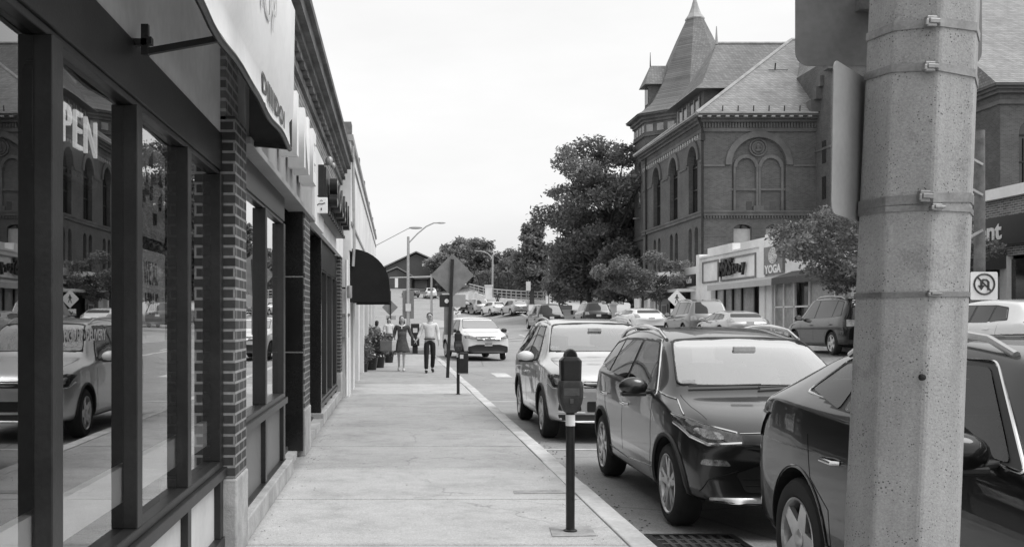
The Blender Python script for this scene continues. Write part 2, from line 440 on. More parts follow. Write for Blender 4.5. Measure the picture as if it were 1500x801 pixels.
K['paintline'] = M('road_paint', .66, .7, var=.18, scale=5, dirt=.25, world=True)
K['barn'] = M('barn_wall', .085, .8, var=.15, scale=.4); K['barnroof'] = M('barn_roof', .22, .7, var=.1, scale=.4)
def paint(name, v, metal=.25, rough=.28):
    m = M(name, v, rough, metal, var=.05, scale=1.5, coat=1)
    if v < .2: m.node_tree.nodes['Principled BSDF'].inputs['Coat IOR'].default_value = 1.42; m.node_tree.nodes['Principled BSDF'].inputs['IOR'].default_value = 1.25
    return m
P_bolt = paint('paint_charcoal', .055, .85, .28); P_tig = paint('paint_silver_white', .66, .75, .36)
P_lex = paint('paint_dark', .012, .5, .3); P_white = paint('paint_white', .72, 0, .3); P_silver = paint('paint_silver', .42, .5, .3)
P_black = paint('paint_black', .012, .1, .2); P_tan = paint('paint_tan', .19, .4, .35)

# ------------------------------------------------------------------ world, sun, camera
SUN_EL, SUN_AZ = R(58), R(118)     # azimuth measured from +Y towards +X
w = bpy.data.worlds.new('World'); sc.world = w; w.use_nodes = True
nt = w.node_tree; bg = nt.nodes['Background']
sky = N(nt, 'ShaderNodeTexSky', sky_type='NISHITA'); sky.sun_disc = False
sky.sun_elevation = SUN_EL; sky.sun_rotation = SUN_AZ
sky.air_density = 1.0; sky.dust_density = 6.0; sky.ozone_density = 1.0
bwn = N(nt, 'ShaderNodeRGBToBW'); nt.links.new(sky.outputs[0], bwn.inputs[0])
pw = math_n(nt, 'POWER', math_n(nt, 'MAXIMUM', bwn.outputs[0], .0001), .22)
geo = N(nt, 'ShaderNodeTexCoord'); mp = N(nt, 'ShaderNodeMapping'); mp.inputs['Scale'].default_value = (1.2,1.2,4); nt.links.new(geo.outputs['Generated'], mp.inputs[0])
cl = ramp(nt, noise(nt, mp.outputs[0], 1.6, 6, .55), [(.3,.90),(.7,1.06)])
val = math_n(nt, 'MULTIPLY', math_n(nt, 'MULTIPLY', pw, cl), 6.8)
cbn = N(nt, 'ShaderNodeCombineColor')
for i in range(3): nt.links.new(val, cbn.inputs[i])
nt.links.new(cbn.outputs[0], bg.inputs['Color']); bg.inputs['Strength'].default_value = .1
sl = bpy.data.lights.new('sun', 'SUN'); sl.energy = 1.6; sl.angle = R(32); sl.color = (1, 1, 1)
so = bpy.data.objects.new('sun', sl); link(so)
sd = Vector((math.sin(SUN_AZ)*math.cos(SUN_EL), math.cos(SUN_AZ)*math.cos(SUN_EL), math.sin(SUN_EL)))
so.rotation_euler = sd.to_track_quat('Z', 'Y').to_euler(); so.location = sd*60
cd = bpy.data.cameras.new('camera'); cam = bpy.data.objects.new('camera', cd); link(cam)
cam.location = (0,0,CAMZ); cam.rotation_euler = (R(90),0,0)
cd.sensor_width = 36; cd.lens = 36; cd.shift_x = 170/1500; cd.shift_y = 67.5/1500; cd.clip_end = 3000; cd.clip_start = .05
sc.camera = cam
sc.view_settings.view_transform = 'Standard'; sc.view_settings.look = 'None'; sc.view_settings.gamma = 1; sc.view_settings.exposure = 0.30
sc.view_settings.use_curve_mapping = False
sc.cycles.max_bounces = 8; sc.cycles.transparent_max_bounces = 12
sc.cycles.sample_clamp_indirect = 4

# ------------------------------------------------------------------ setting: ground, road, walks
def sheet(name, xs, ys, dz, mat, inside=None, thick=0):
    mb = MB(); idx = {}
    def vid(i, j):
        if (i,j) not in idx:
            idx[(i,j)] = len(mb.v); mb.v.append((xs[i], ys[j], H(xs[i], ys[j])+dz))
        return idx[(i,j)]
    for i in range(len(xs)-1):
        for j in range(len(ys)-1):
            if inside and not inside((xs[i]+xs[i+1])/2, (ys[j]+ys[j+1])/2): continue
            mb.f.append([vid(i,j), vid(i+1,j), vid(i+1,j+1), vid(i,j+1)]); mb.m.append(0)
    o = mb.build(name, mat, smoothed=True); o['kind'] = 'structure'; return o
def rng(a, b, s):
    n = max(1, int(round((b-a)/s))); return [a+(b-a)*i/n for i in range(n+1)]
yfull = [-70,-40]+rng(-20,140,2)+rng(145,260,5)+[300,400,600,900]
sheet('ground', [-400,-150,-80,-40]+rng(-20,40,2)+[50,80,150,400], yfull, -.05, K['grass'])
def road_in(x, y):
    if y < 49: return 1.70 < x < 14.5
    if y < 100: return -30 < x < 14.5
    if x > 9+max(0,(y-112))*.0+ (4.5 if y < 118 else 3.5 - (y-118)*.12): return False
    return -26 < x
sheet('road', [-30,-26]+rng(-24,1.0,1.0)+[1.7]+rng(2,14,1)+[14.5], rng(-20,140,1)+rng(142,214,3), -.0, K['asphalt'], road_in)
# plaza / bridge sidewalk to the far right
sheet('bridge_sidewalk', rng(8,34,1), rng(100,180,2), .10, K['concrete'], lambda x, y: (not road_in(x, y)))
mb = MB()      # kerb along the far plaza
pts = []
for y in rng(101, 178, 3.5):
    xb = 13.5 if y < 118 else 12.5-(y-118)*.12
    pts.append((xb, y, H(xb, y)+.06))
for p, q in zip(pts, pts[1:]): mb.bar(p, q, .25, .22)
struct(mb, 'plaza_kerb', K['curb'])
# near sidewalk, slab by slab with real joints
J = [-8,-4,-1,1.2,3.1,5.0,6.97,8.75,10.5,12.4,14.2,16.4,18.6,20.9,24.2,27.2,30.5,34,38,42,46,49]
mb = MB()
for a, b in zip(J, J[1:]): mb.box(-1.14, 1.575, a+.012, b-.012, -.1, random.uniform(-.001,.001))
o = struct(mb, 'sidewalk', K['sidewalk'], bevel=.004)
mb = MB(); mb.box(-1.3, 1.6, -8, 49, -.2, -.012); struct(mb, 'sidewalk_bed', K['joint'])
# concrete patches (meter base, mended strip)
mb = MB()
for (x0,x1,y0,y1) in ((1.13,1.42,7.22,7.58),(1.05,1.5,9.0,9.2),(.98,1.5,20.6,21.15)):
    mb.prism([(x0+random.uniform(-.03,.03),y0),(x1,y0+.03),(x1+random.uniform(-.03,.03),y1),(x0,y1-.04)], 'z', .0015, .005)
struct(mb, 'concrete_patch', K['patch'])
# granite kerb stones
mb = MB(); y = -8.0
while y < 48.5:
    L = random.uniform(1.5, 2.3); e = min(49, y+L)
    dx = random.uniform(-.006,.006); dz = random.uniform(-.006,.006)
    mb.box(1.583+dx, 1.762+dx, y+.006, e-.006, -.3, .004+dz)
    y = e
struct(mb, 'kerb', K['curb'], bevel=.012)
# opposite sidewalk and kerb
sheet('far_sidewalk', [14.5,15.5,17.2], rng(5,100,1.5), .13, K['concrete'])
mb = MB(); pts = [(14.45, y, H(14.45,y)+.03) for y in rng(5,100,2.5)]
for p, q in zip(pts, pts[1:]): mb.bar(p, q, .18, .22)
struct(mb, 'far_kerb', K['curb'])
sheet('town_green', rng(17.2,40,2), rng(86,100,2), .1, K['grass'])
# kerb across the end of the near sidewalk + island
mb = MB(); mb.box(-6, 1.75, 49, 49.2, -.2, .2); struct(mb, 'corner_kerb', K['curb'])
mb = MB(); mb.box(-8, -1.3, 45, 49, -.2, .1); struct(mb, 'corner_sidewalk', K['concrete'])
mb = MB(); isl = [(1.6,83),(5.2,83.5),(6.2,90),(5.5,104),(4.0,112),(2.9,100),(1.7,90)]
n = len(isl); mb.add([(x,y,H(x,y)-.05) for x,y in isl]+[(x,y,H(x,y)+.15) for x,y in isl], [tuple(range(n,2*n))]+[(i,(i+1)%n,(i+1)%n+n,i+n) for i in range(n)])
struct(mb, 'traffic_island', K['concrete'])
# painted markings (each follows the road surface)
mb = MB()
def stripe(p, q, w, seg=3):
    p = Vector(p); q = Vector(q); d = (q-p); L = d.length; d.normalize(); a = Vector((-d.y, d.x))*w/2; k = max(1, int(L/seg))
    for i in range(k):
        s = p+d*(L*i/k); e = p+d*(L*(i+1)/k)
        c = [s-a, s+a, e+a, e-a]
        mb.add([(v.x, v.y, H(v.x, v.y)+.005) for v in c], [(0,3,2,1)])
for i in range(8): stripe((3.12+i*1.22, 29.3), (3.12+i*1.22, 31.3), .45, 2)
stripe((1.85,20.6),(4.2,20.6),.10); stripe((1.85,13.0),(4.1,13.0),.10)
for y in rng(8, 90, 9): stripe((7.9,y),(7.9,y+3),.12)
stripe((7.6,33),(7.6,49),.12)
stripe((-20,52),(-.6,50.5),.15); stripe((-16,62),(1,56),.15); stripe((-6,140),(-1.2,66),.15,4); stripe((-9,100),(0,60),.12,4)
stripe((3,58),(9,58),.4); stripe((3,61),(9,61),.4)
for y in rng(64,108,8): stripe((6.8,y),(6.8+.1,y+4),.15)
for y in rng(66,130,9): stripe((-1.2-(y-66)*.03,y),(-1.3-(y-66)*.03,y+5),.15)
struct(mb, 'road_marking', K['paintline'])

# storm drain
t = thing('storm_drain', 'square cast iron drain grate in the gutter beside the dark hatchback', 'drain', (2.24,7.45,-.12))
mb = MB(); x0,x1,y0,y1 = 1.9,2.58,7.05,7.85
mb.box(x0,x1,y0,y0+.05,-.125,-.108); mb.box(x0,x1,y1-.05,y1,-.125,-.108); mb.box(x0,x0+.05,y0+.05,y1-.05,-.125,-.108); mb.box(x1-.05,x1,y0+.05,y1-.05,-.125,-.108)
mb.build('frame', K['blackm'], t)
mb = MB()
for i in range(1,8): 
    xx = x0+.05+i*(x1-x0-.1)/8; mb.box(xx-.016,xx+.016,y0+.05,y1-.05,-.12,-.110)
for i in range(1,5):
    yy = y0+.05+i*(y1-y0-.1)/5; mb.box(x0+.05,x1-.05,yy-.02,yy+.02,-.121,-.111)
mb.build('grate', K['disc'], t)
mb = MB(); mb.box(x0+.04,x1-.04,y0+.04,y1-.04,-.1185,-.1180); mb.build('sump_shade', K['under'], t)  # flat black sheet paints the shade of the pit below the bars

# ------------------------------------------------------------------ left brick storefront building
FX = -1.02
b1 = thing('brick_storefront', 'long low brick storefront building with glass bays and heavy cornice, left of the sidewalk', 'building', (-4,7,0))
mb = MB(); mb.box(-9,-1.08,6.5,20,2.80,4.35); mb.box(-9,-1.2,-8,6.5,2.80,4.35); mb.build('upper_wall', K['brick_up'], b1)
mb = MB()      # cornice: stepped mouldings
for (x, z0, z1) in ((-1.04,4.15,4.25),(-1.0,4.30,4.38),(-.95,4.38,4.46),(-.88,4.46,4.60),(-.83,4.60,4.68),(-.86,4.68,4.74)):
    mb.box(-1.4, x, -8, 20.0, z0, z1)
for i in range(70):
    y = -7.8+i*.4; mb.box(-1.06,-.985,y,y+.16,4.25,4.30)
mb.build('cornice', K['cornice_near'], b1)
mb = MB(); mb.box(-9,-1.3,-8,20,4.35,4.6); mb.build('roof', K['stucco'], b1)
def pier(y0, y1, zt=2.82, x=FX):
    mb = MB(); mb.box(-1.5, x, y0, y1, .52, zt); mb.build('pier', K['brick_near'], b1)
    mb = MB(); mb.box(-1.5, x+.012, y0-.01, y1+.01, 0, .52); mb.build('pier_base', K['granite'], b1, bevel=.012)
pier(6.5, 6.98); pier(-2.0,-1.5)
# shop rooms
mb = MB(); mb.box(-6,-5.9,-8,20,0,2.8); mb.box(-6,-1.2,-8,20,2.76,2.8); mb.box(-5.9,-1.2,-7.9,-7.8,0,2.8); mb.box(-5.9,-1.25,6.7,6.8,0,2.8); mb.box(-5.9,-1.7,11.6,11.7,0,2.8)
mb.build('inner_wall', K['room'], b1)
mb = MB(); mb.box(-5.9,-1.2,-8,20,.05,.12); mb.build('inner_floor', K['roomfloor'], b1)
# gray wall panel behind the big awning
mb = MB(); mb.box(-1.2,-1.115,-2,6.5,2.705,4.1); mb.build('fascia', K['soffit'], b1)
def storefront(y0, y1, mull, sill, head, top, gx, fr, panel, gl, x_in=.056):
    """one framed window bay at X = gx running y0..y1; mull = list of (y, width)"""
    f = MB(); xo = gx+x_in
    f.box(gx-.008, gx+.048, y0, y1, head, top)              # header
    f.box(gx-.008, gx+.035, y0, y1, head-.03, head)
    f.box(gx-.008, xo+.025, y0, y1, sill-.06, sill)        # sill rail
    f.box(gx-.008, xo, y0, y1, sill, sill+.045)
    f.box(gx-.008, xo+.01, y0, y1, .04, .16)
    for (y, wd) in mull:
        f.box(gx-.008, xo, y, y+wd, .16, sill-.06); f.box(gx-.008, xo, y, y+wd, sill+.045, head-.03)
        f.box(gx-.006, xo-.03, y+wd, y+wd+.035, sill+.045, head-.03)   # glazing bead
    f.build('window_frame', fr, b1, bevel=.004)
    ys = [y0]+sum([[m[0], m[0]+m[1]] for m in mull], [])+[y1]
    for a, b in zip(ys[0::2], ys[1::2]):
        if b-a < .03: continue
        g = MB(); g.add([(gx,a,sill+.03),(gx,b,sill+.03),(gx,b,head-.02),(gx,a,head-.02)], [(0,1,2,3)])
        g.build('window_glass', gl, b1)
        g = MB(); g.box(gx-.02, gx+.004+.012, a, b, .15, sill-.055); g.build('panel', panel, b1)
storefront(-1.5, 6.498, [(-.95,.1),(.1,.1),(1.15,.1),(2.2,.1),(3.262,.108),(4.334,.09),(5.39,.09),(6.385,.112)], .60, 2.47, 2.705, -1.15, K['frame'], K['panelw'], K['glass'])
storefront(6.98, 10.13, [(6.98,.12),(8.60,.11),(9.98,.15)], .77, 2.50, 2.76, -1.15, K['frame2'], K['panelg'], K['glass'])
mb = MB(); mb.box(-1.3,FX+.02,-1.5,6.49,0,.045); mb.build('base_step', K['granite'], b1)
mb = MB(); mb.box(-1.3,FX,6.99,10.2,0,.155); mb.build('window_base', K['granite'], b1, bevel=.01)
# white band running just behind the glass
mb = MB(); mb.box(-1.2,-1.163,-1.5,6.3,.755,.905); mb.build('inner_band', K['signwhite'], b1)
# recess and black tiled pier
mb = MB(); mb.box(-1.9,-1.28,10.13,10.25,0,2.76); mb.box(-2.0,-1.9,10.13,11.5,0,2.76); mb.build('entry_wall', K['frame2'], b1)
mb = MB(); mb.box(-1.9,-1.035,11.4,11.5,.07,1.16); mb.box(-1.9,-1.035,11.4,11.5,1.175,2.0); mb.box(-1.9,-1.035,11.4,11.5,2.015,2.76); mb.build('black_tile', K['blacktile'], b1)
mb = MB(); mb.box(-1.9,-1.04,11.405,11.5,1.16,1.175); mb.box(-1.9,-1.04,11.405,11.5,2.0,2.015); mb.build('tile_joint', K['galv'], b1)
pier(11.5, 12.2, 2.82, FX-.005)
mb = MB(); mb.box(-1.9,-1.1,10.2,11.4,0,.07); mb.box(-2.2,-1.06,12.2,15,0,.09); mb.build('doorstep', K['granite'], b1)
# fascia of the second shop
mb = MB(); mb.box(-1.2,FX-.01,7.0,12.6,2.76,3.2); mb.box(-1.2,FX+.03,7.0,12.6,2.73,2.78); mb.box(-1.2,FX+.02,7.0,12.6,3.2,3.24); mb.build('shop_fascia', K['stucco'], b1, bevel=.006)
mb = MB(); mb.box(-1.09,FX+.02,12.6,14.2,2.72,3.7); mb.box(-1.09,-1.03,14.2,19.95,2.72,3.5); mb.build('white_fascia', K['whitewall'], b1)
# third bay: recess and glass front
mb = MB(); mb.box(-2.2,-2.1,12.2,15,0,2.76); mb.build('entry_wall', K['frame2'], b1)
mb = MB(); mb.box(-2.1,-1.09,14.9,15.05,.18,2.72); mb.build('entry_return', K['blacktile'], b1)
mb = MB(); mb.box(-2.1,-1.05,14.88,19.4,0,.17); mb.build('window_base', K['granite'], b1, bevel=.01)
storefront(15.05, 19.3, [(15.05,.2),(16.4,.18),(17.8,.18),(19.1,.2)], .30, 2.3, 2.72, -1.17, K['frame2'], K['panelg'], K['glass2'])
pier(19.4, 20.0, 2.74, FX-.03)
# awning bracket
mb = MB(); mb.bar((-1.12,4.33,2.70),(-1.05,4.33,2.70),.03,.028); mb.box(-1.075,-1.045,4.315,4.345,2.645,2.775); mb.box(-1.05,-1.03,4.31,4.35,2.69,2.72); mb.bar((-1.06,4.33,2.66),(-.75,4.33,2.715),.026,.026)
t = thing('awning_bracket', 'short dark metal bracket arm under the white awning', 'bracket', (-1.05,4.2,2.9)); mb.build('arm', K['blackm'], t)

# big white box awning with print
t = thing('box_awning', 'white vinyl box awning with faint lettering above the nearest shop window', 'awning', (-1.07,4.6,2.74))
mb = MB(); ys = rng(-2, 7.2, .18); pr = [(-.742,2.735),(-.745,2.90),(-.725,2.93),(-.712,3.70),(-1.07,4.05)]
vs = []
for j, y in enumerate(ys):
    wv = .006*math.sin(y*9)+.004*math.sin(y*23)
    for i, (x, z) in enumerate(pr):
        vs.append((x+(wv if i in (0,) else .3*wv), y, z+(wv*1.3 if i == 0 else 0)))
n = len(pr); mb.add(vs, [(j*n+i, j*n+i+1, (j+1)*n+i+1, (j+1)*n+i) for j in range(len(ys)-1) for i in range(n-1)])
o = mb.build('cover', K['vinylcloth'], t, smoothed=True)
mb = MB(); mb.tube([(-.742+.008*math.sin(y*4), y, 2.725+.008*math.sin(y*7)) for y in ys], .017, 8)
for y in (-1.9, 7.15): mb.tube([(-.74,y,2.73),(-.735,y,3.7),(-1.06,y,4.02)], .014, 8); mb.bar((-1.06,y,2.76),(-.75,y,2.73),.03,.03)
mb.build('frame', K['blackm'], t)
mb = MB(); mb.prism([(-1.07,2.74),(-.748,2.74),(-.718,3.7),(-1.07,4.03)], 'y', 7.19, 7.197); mb.build('end_panel', K['clothd'], t)
for (txt, y, sz, z) in (('DIIIIIDOI', 6.2, .15, 2.835),):
    lettering(txt, sz, .001, K['inkdark'], 'valance_print', t, facing((-.735,y,z),'+x'), sx=2.0, bold=.004)
lettering('SUN  SHOP', .36, .001, K['vinylink'], 'faint_print', t, Matrix.Translation((-.708,5.0,3.3))@Matrix.Rotation(R(1),4,'Y')@facing((0,0,0),'+x'), sx=1.2)

# white channel letters over shop two
t = thing('channel_letters', 'row of thick white block letters on the grey fascia past the white awning', 'shop sign', (-1.0,9.4,3.1))
for i, ch in enumerate('LINE'):
    lettering(ch, .72, .075, K['vinyl'], 'letter', t, facing((-.93,8.0+i*.92,3.2),'+x'), sx=1.15, bold=.03)
# projecting small sign
t = thing('blade_sign', 'small square white projecting sign with dark swoosh beside black sign box', 'shop sign', (-1.0,13.1,2.98))
mb = MB(); mb.box(-1.03,-.87,13.0,13.06,2.88,3.08); mb.build('panel', K['signwhite'], t, bevel=.006)
mb = MB(); mb.tube([(-1.0,12.995,2.98),(-.975,12.995,3.0),(-.94,12.995,2.995),(-.90,12.995,3.01)], .006, 6); mb.tube([(-.965,12.995,3.035),(-.945,12.995,3.045),(-.93,12.995,3.03)], .004, 6); mb.box(-.955,-.94,12.994,12.998,2.915,2.945); mb.build('emblem', K['inkdark'], t)
mb = MB(); mb.bar((-1.08,13.03,3.1),(-.88,13.03,3.1),.015,.015); mb.build('bracket', K['blackm'], t)
# black boxed shop sign with raised letters
t = thing('black_sign_box', 'long black sign box with raised letters projecting from the brick wall', 'shop sign', (-1.0,15,3.1))
mb = MB(); mb.box(-1.08,-.90,13.2,17.6,2.92,3.50); mb.box(-1.08,-.92,13.15,13.19,2.9,3.52); mb.build('box', K['blackm'], t, bevel=.008)
mb = MB()
for i in range(12): mb.box(-.90,-.87,13.35+i*.36,13.55+i*.36,2.91,2.95)
mb.build('rail', K['blackm'], t)
for i, ch in enumerate('SOLEIL'):
    lettering(ch, .5, .05, K['blackm'], 'letter', t, facing((-.83,13.7+i*.68,3.2),'+x'), sx=1.2, bold=.02)
    lettering(ch, .5, .002, K['galv'], 'letter_face', t, facing((-.778,13.7+i*.68,3.2),'+x'), sx=1.15, bold=.0)
# wall lamp on brick
t = thing('wall_floodlight', 'small round floodlight fixed on the upper brick wall', 'lamp', (-1.05,15.3,3.85))
mb = MB(); mb.blob((-1.0,15.3,3.9),(.06,.08,.07)); mb.bar((-1.08,15.4,3.86),(-.97,15.4,3.86),.03,.03); mb.blob((-.95,15.45,3.85),(.04,.06,.05)); mb.build('lamp_head', K['galv'], t, smoothed=True)

# neon OPEN sign behind glass
t = thing('neon_open_sign', 'rounded black OPEN sign with white neon letters behind the shop glass', 'neon sign', (-1.19,3.8,2.1))
mb = MB(); pl = []
def rrect(u0,u1,v0,v1,r,n=5):
    out = []
    for cx, cy, a0 in ((u1-r,v1-r,0),(u0+r,v1-r,90),(u0+r,v0+r,180),(u1-r,v0+r,270)):
        for k in range(n+1):
            a = R(a0+90*k/n); out.append((cx+r*math.cos(a), cy+r*math.sin(a)))
    return out
YN0, YN1, ZN0, ZN1 = 3.38, 4.14, 2.08, 2.37
mb.prism(rrect(YN0,YN1,ZN0-.03,ZN1+.03,.06), 'x', -1.235, -1.20); mb.build('board', K['black'], t, bevel=.004)
lettering('OPEN', .21, .006, K['neon'], 'neon_tubes', t, facing((-1.192,(YN0+YN1)/2,(ZN0+ZN1)/2+.005),'+x'), sx=1.12, bold=-.002, spacing=1.12)
mb = MB()
for i in range(14): mb.box(-1.2,-1.195,YN0+.07+i*.045,YN0+.095+i*.045,ZN0-.015,ZN0)
mb.build('dots', K['frame'], t)
# window posters and lettering
t = thing('window_poster', 'pale paper notice with two lines of tall letters taped inside the glass', 'poster', (-1.18,4.85,1.4))
mb = MB(); mb.box(-1.182,-1.178,4.70,5.22,1.42,1.86); mb.build('sheet', K['paper'], t)
lettering('WE XL', .15, .0008, K['inkdark'], 'print', t, facing((-1.177,4.92,1.745),'+x'), sx=.62, bold=.003)
lettering('VIRUS', .14, .0008, K['frame'], 'print', t, facing((-1.177,4.94,1.60),'+x'), sx=.72, bold=.003)
mb = MB(); mb.box(-1.1775,-1.1765,4.75,5.15,1.52,1.535); mb.box(-1.1775,-1.1765,4.75,5.15,1.49,1.50); mb.box(-1.1775,-1.1765,4.80,4.83,1.44,1.46); mb.build('fine_print', K['paperg'], t)
t = thing('photo_poster', 'grey picture poster with patchy shapes above the pale paper notice', 'poster', (-1.18,4.85,2.0))
mb = MB(); mb.box(-1.182,-1.178,4.68,5.22,1.92,2.36); mb.build('sheet', K['paperg'], t)
mb = MB()
for i in range(14):
    a = random.uniform(4.70,5.1); z = random.uniform(1.94,2.25); mb.prism([(a,z),(a+random.uniform(.03,.08),z+.01),(a+random.uniform(.02,.08),z+random.uniform(.05,.12)),(a-.01,z+.06)], 'x', -1.1775+i*.00003, -1.1765+i*.00003)
mb.build('print', K['frame'], t)
t = thing('hanging_banner', 'narrow pale banner hanging inside the last pane before brick pier', 'banner', (-1.2,5.6,2.0))
mb = MB(); mb.prism([(5.62,2.36),(5.86,2.3),(5.88,1.66),(5.62,1.63)], 'x', -1.204, -1.2); mb.build('sheet', K['paperg'], t)
mb = MB(); mb.prism([(5.68,2.1),(5.8,2.05),(5.8,1.85),(5.68,1.9)], 'x', -1.1985, -1.1975); mb.build('print', K['paper'], t)
o = lettering('PICK UP  DELIVERY', .06, .0008, K['alusign'], 'window_lettering', None, facing((-1.144,3.78,1.47),'+x'), sx=1.0, bold=.001)
tag(o, 'pale PICK UP and DELIVERY lettering stuck on the nearest panes', 'lettering')

# ------------------------------------------------------------------ white building beyond
b2 = thing('white_building', 'long white stucco building with plain parapet beyond the brick storefronts', 'building', (-4,32,0))
mb = MB(); mb.box(-9,-.89,20.2,45,2.9,5.05); mb.box(-9,-.93,20.2,21.2,0,2.9); mb.box(-9,-1.3,20.3,45,2.6,2.9); mb.build('wall', K['whitewall'], b2)
mb = MB(); mb.box(-9.05,-.84,20.15,45.05,5.05,5.17); mb.box(-.89,-.86,20.2,45,4.7,4.74); mb.box(-.89,-.865,20.2,45,3.4,3.46); mb.build('coping', K['stucco'], b2)
mb = MB(); mb.box(-1.2,-.88,20.15,20.6,5.17,5.42); 
for y in (24,28,33,38,43): mb.box(-1.0,-.85,y,y+.3,5.17,5.32)
mb.build('parapet_block', K['cornice_near'], b2)
for (a, b) in ((22.3,23.2),(25.5,26.2),(29.5,30.1),(34,34.6),(39,39.6),(44.4,45)):
    mb = MB(); mb.box(-1.4,-.93,a,b,0,2.9); mb.build('pier', K['whitewall'], b2)
for (a, b) in ((21.2,22.3),(23.2,25.5),(26.2,29.5),(30.1,34),(34.6,39),(39.6,44.4)):
    mb = MB(); mb.box(-1.42,-1.36,a,b,.5,2.9); mb.build('window_glass', K['glass2'], b2)
mb = MB()
for (a, b) in ((23.2,25.5),(26.2,29.5),(30.1,34),(34.6,39),(39.6,44.4)):
    mb.box(-1.44,-1.2,a,b,0,.5)
    for q in (a, (a+b)/2, b-.08): mb.box(-1.36,-1.28,q,q+.08,.5,2.9)
mb.box(-1.44,-1.3,21.2,22.3,0,.15)
mb.build('window_frame', K['frame2'], b2)
mb = MB(); mb.box(-5,-4.9,20.3,45,0,2.9); mb.build('inner_wall', K['room'], b2)
mb = MB(); mb.tube([(-.86,20.5,5.0),(-.84,20.6,3.0),(-.86,20.6,2.6)], .03, 8); mb.build('downpipe', K['galv'], b2)
# things on the white pier
t = thing('electric_box', 'grey electric box with conduit on the white pier', 'electric box', (-.9,20.3,1.4))
mb = MB(); mb.box(-1.06,-.92,20.08,20.18,1.18,1.6); mb.build('box', K['galv'], t, bevel=.008)
mb = MB(); mb.box(-1.075,-.905,20.06,20.19,1.6,1.65); mb.build('hood', K['alusign'], t, bevel=.004)
mb = MB(); mb.tube([(-.99,20.13,1.18),(-.99,20.13,.5),(-.97,20.1,.1)], .012, 6); mb.build('conduit', K['galv'], t)
t = thing('wall_lantern', 'small cylindrical wall lantern above the grey electric box', 'lamp', (-.93,20.1,2.05))
mb = MB(); mb.lathe([(0,.14),(.06,.12),(.06,-.1),(.05,-.12),(0,-.12)], (-.92,20.1,2.07), n=12); mb.build('lamp_head', K['galv'], t, smoothed=True)
mb = MB(); mb.bar((-1.06,20.14,2.15),(-.92,20.12,2.15),.03,.03); mb.build('bracket', K['blackm'], t)
t = thing('downspout', 'slim white drainpipe with bent foot at the end of the brick building', 'drainpipe', (-.99,20.02,0))
mb = MB(); mb.tube([(-.965,20.08,2.7),(-.965,20.08,.04)], .028, 8); mb.build('pipe', K['vinyl'], t, smoothed=True)

# black quarter-round awning
t = thing('dome_awning', 'black quarter-round cloth awning over the cafe entrance', 'awning', (-.93,22,2.3))
cx, cz = -.93, 2.22; rx, rz = .80, .74
prof = [(cx+rx*math.sin(a), cz+rz*math.cos(a)) for a in [R(90*i/10) for i in range(11)]]
mb = MB(); poly = prof+[(cx+rx+.02,1.88),(cx,1.88)]
mb.prism([(x,z) for x,z in poly if True], 'y', 20.66, 20.70)
mb.build('end_panel', K['cloth'], t)
mb = MB(); n = len(prof)+1; pp = prof+[(cx+rx+.02,1.88)]
vs = []; ys = rng(20.70, 24.0, .3)
for y in ys:
    for (x,z) in pp: vs.append((x,y,z))
mb.add(vs, [(j*n+i, j*n+i+1, (j+1)*n+i+1, (j+1)*n+i) for j in range(len(ys)-1) for i in range(n-1)])
o = mb.build('cover', K['cloth'], t, smoothed=True); m_ = o.modifiers.new('thick','SOLIDIFY'); m_.thickness = .01
mb = MB(); mb.prism(poly, 'y', 24.0, 24.04); mb.build('end_panel', K['cloth'], t)
mb = MB()
for y in (20.72,22.3,23.95): mb.tube([(x-.02,y,z-.02) for x,z in pp], .012, 6); mb.bar((-.93,y,1.9),(-.12,y,1.9),.02,.02)
mb.build('frame', K['blackm'], t)

# ------------------------------------------------------------------ foreground concrete pole with straps and signs
lean = math.atan(.0419)
pole = thing('concrete_pole', 'thick speckled octagonal concrete pole at the kerb, ringed by steel straps', 'pole', (1.444,3.0,0))
pole.rotation_euler = (0, lean, 0)
def octa(r, z): return [(r*math.cos(R(22.5+12+45*k)), r*math.sin(R(22.5+12+45*k)), z) for k in range(8)]
def rad(z): return .1625 - .0044*z
mb = LB(); zz = [0,.5,1,1.5,2,2.5,3.5,5,8]
vs = []
for z in zz: vs += octa(rad(z), z)
mb.add(vs, [(i*8+k, i*8+(k+1)%8, (i+1)*8+(k+1)%8, (i+1)*8+k) for i in range(len(zz)-1) for k in range(8)]+[tuple(range((len(zz)-1)*8, len(zz)*8))])
mb.build('shaft', K['poleconc'], pole, bevel=.009)
for (y_px, hgt, lt) in ((34,.024,0),(100,.022,1),(289,.026,1),(304,.016,1),(430,.014,0)):
    z = CAMZ+(468-y_px)/1500*2.86
    st = LB(); r = rad(z)+.0035; tilt = random.uniform(-.012,.012)
    vs = []
    for dz in (-hgt/2, hgt/2):
        for p in octa(r, z+dz): vs.append((p[0], p[1], p[2]+tilt*p[0]/.15))
        for p in octa(r-.004, z+dz): vs.append((p[0], p[1], p[2]+tilt*p[0]/.15))
    fs = []
    for k in range(8):
        l = (k+1)%8
        fs += [(k,l,16+l,16+k),(8+l,8+k,24+k,24+l),(16+k,16+l,24+l,24+k),(l,k,8+k,8+l)]
    st.add(vs, fs); so_ = st.build('strap', K['strap'], pole)
    bk = LB(); a = R(-102 + (20 if lt else 6)); c = Vector((math.cos(a), math.sin(a), 0))*(r*.93+.006); bx = -.055 if y_px < 300 else -.02
    bk.box(bx-.014, bx+.014, -r*.985-.007, -r*.90, z-hgt*.62, z+hgt*.62); bk.box(bx-.008, bx+.022, -r*.985-.011, -r*.95, z-hgt*.25, z+hgt*.3); bk.box(bx-.018, bx-.010, -r*.985-.010, -r*.94, z-hgt*.5, z+hgt*.2)
    bk.build('strap_buckle', K['strap'], so_, bevel=.002)
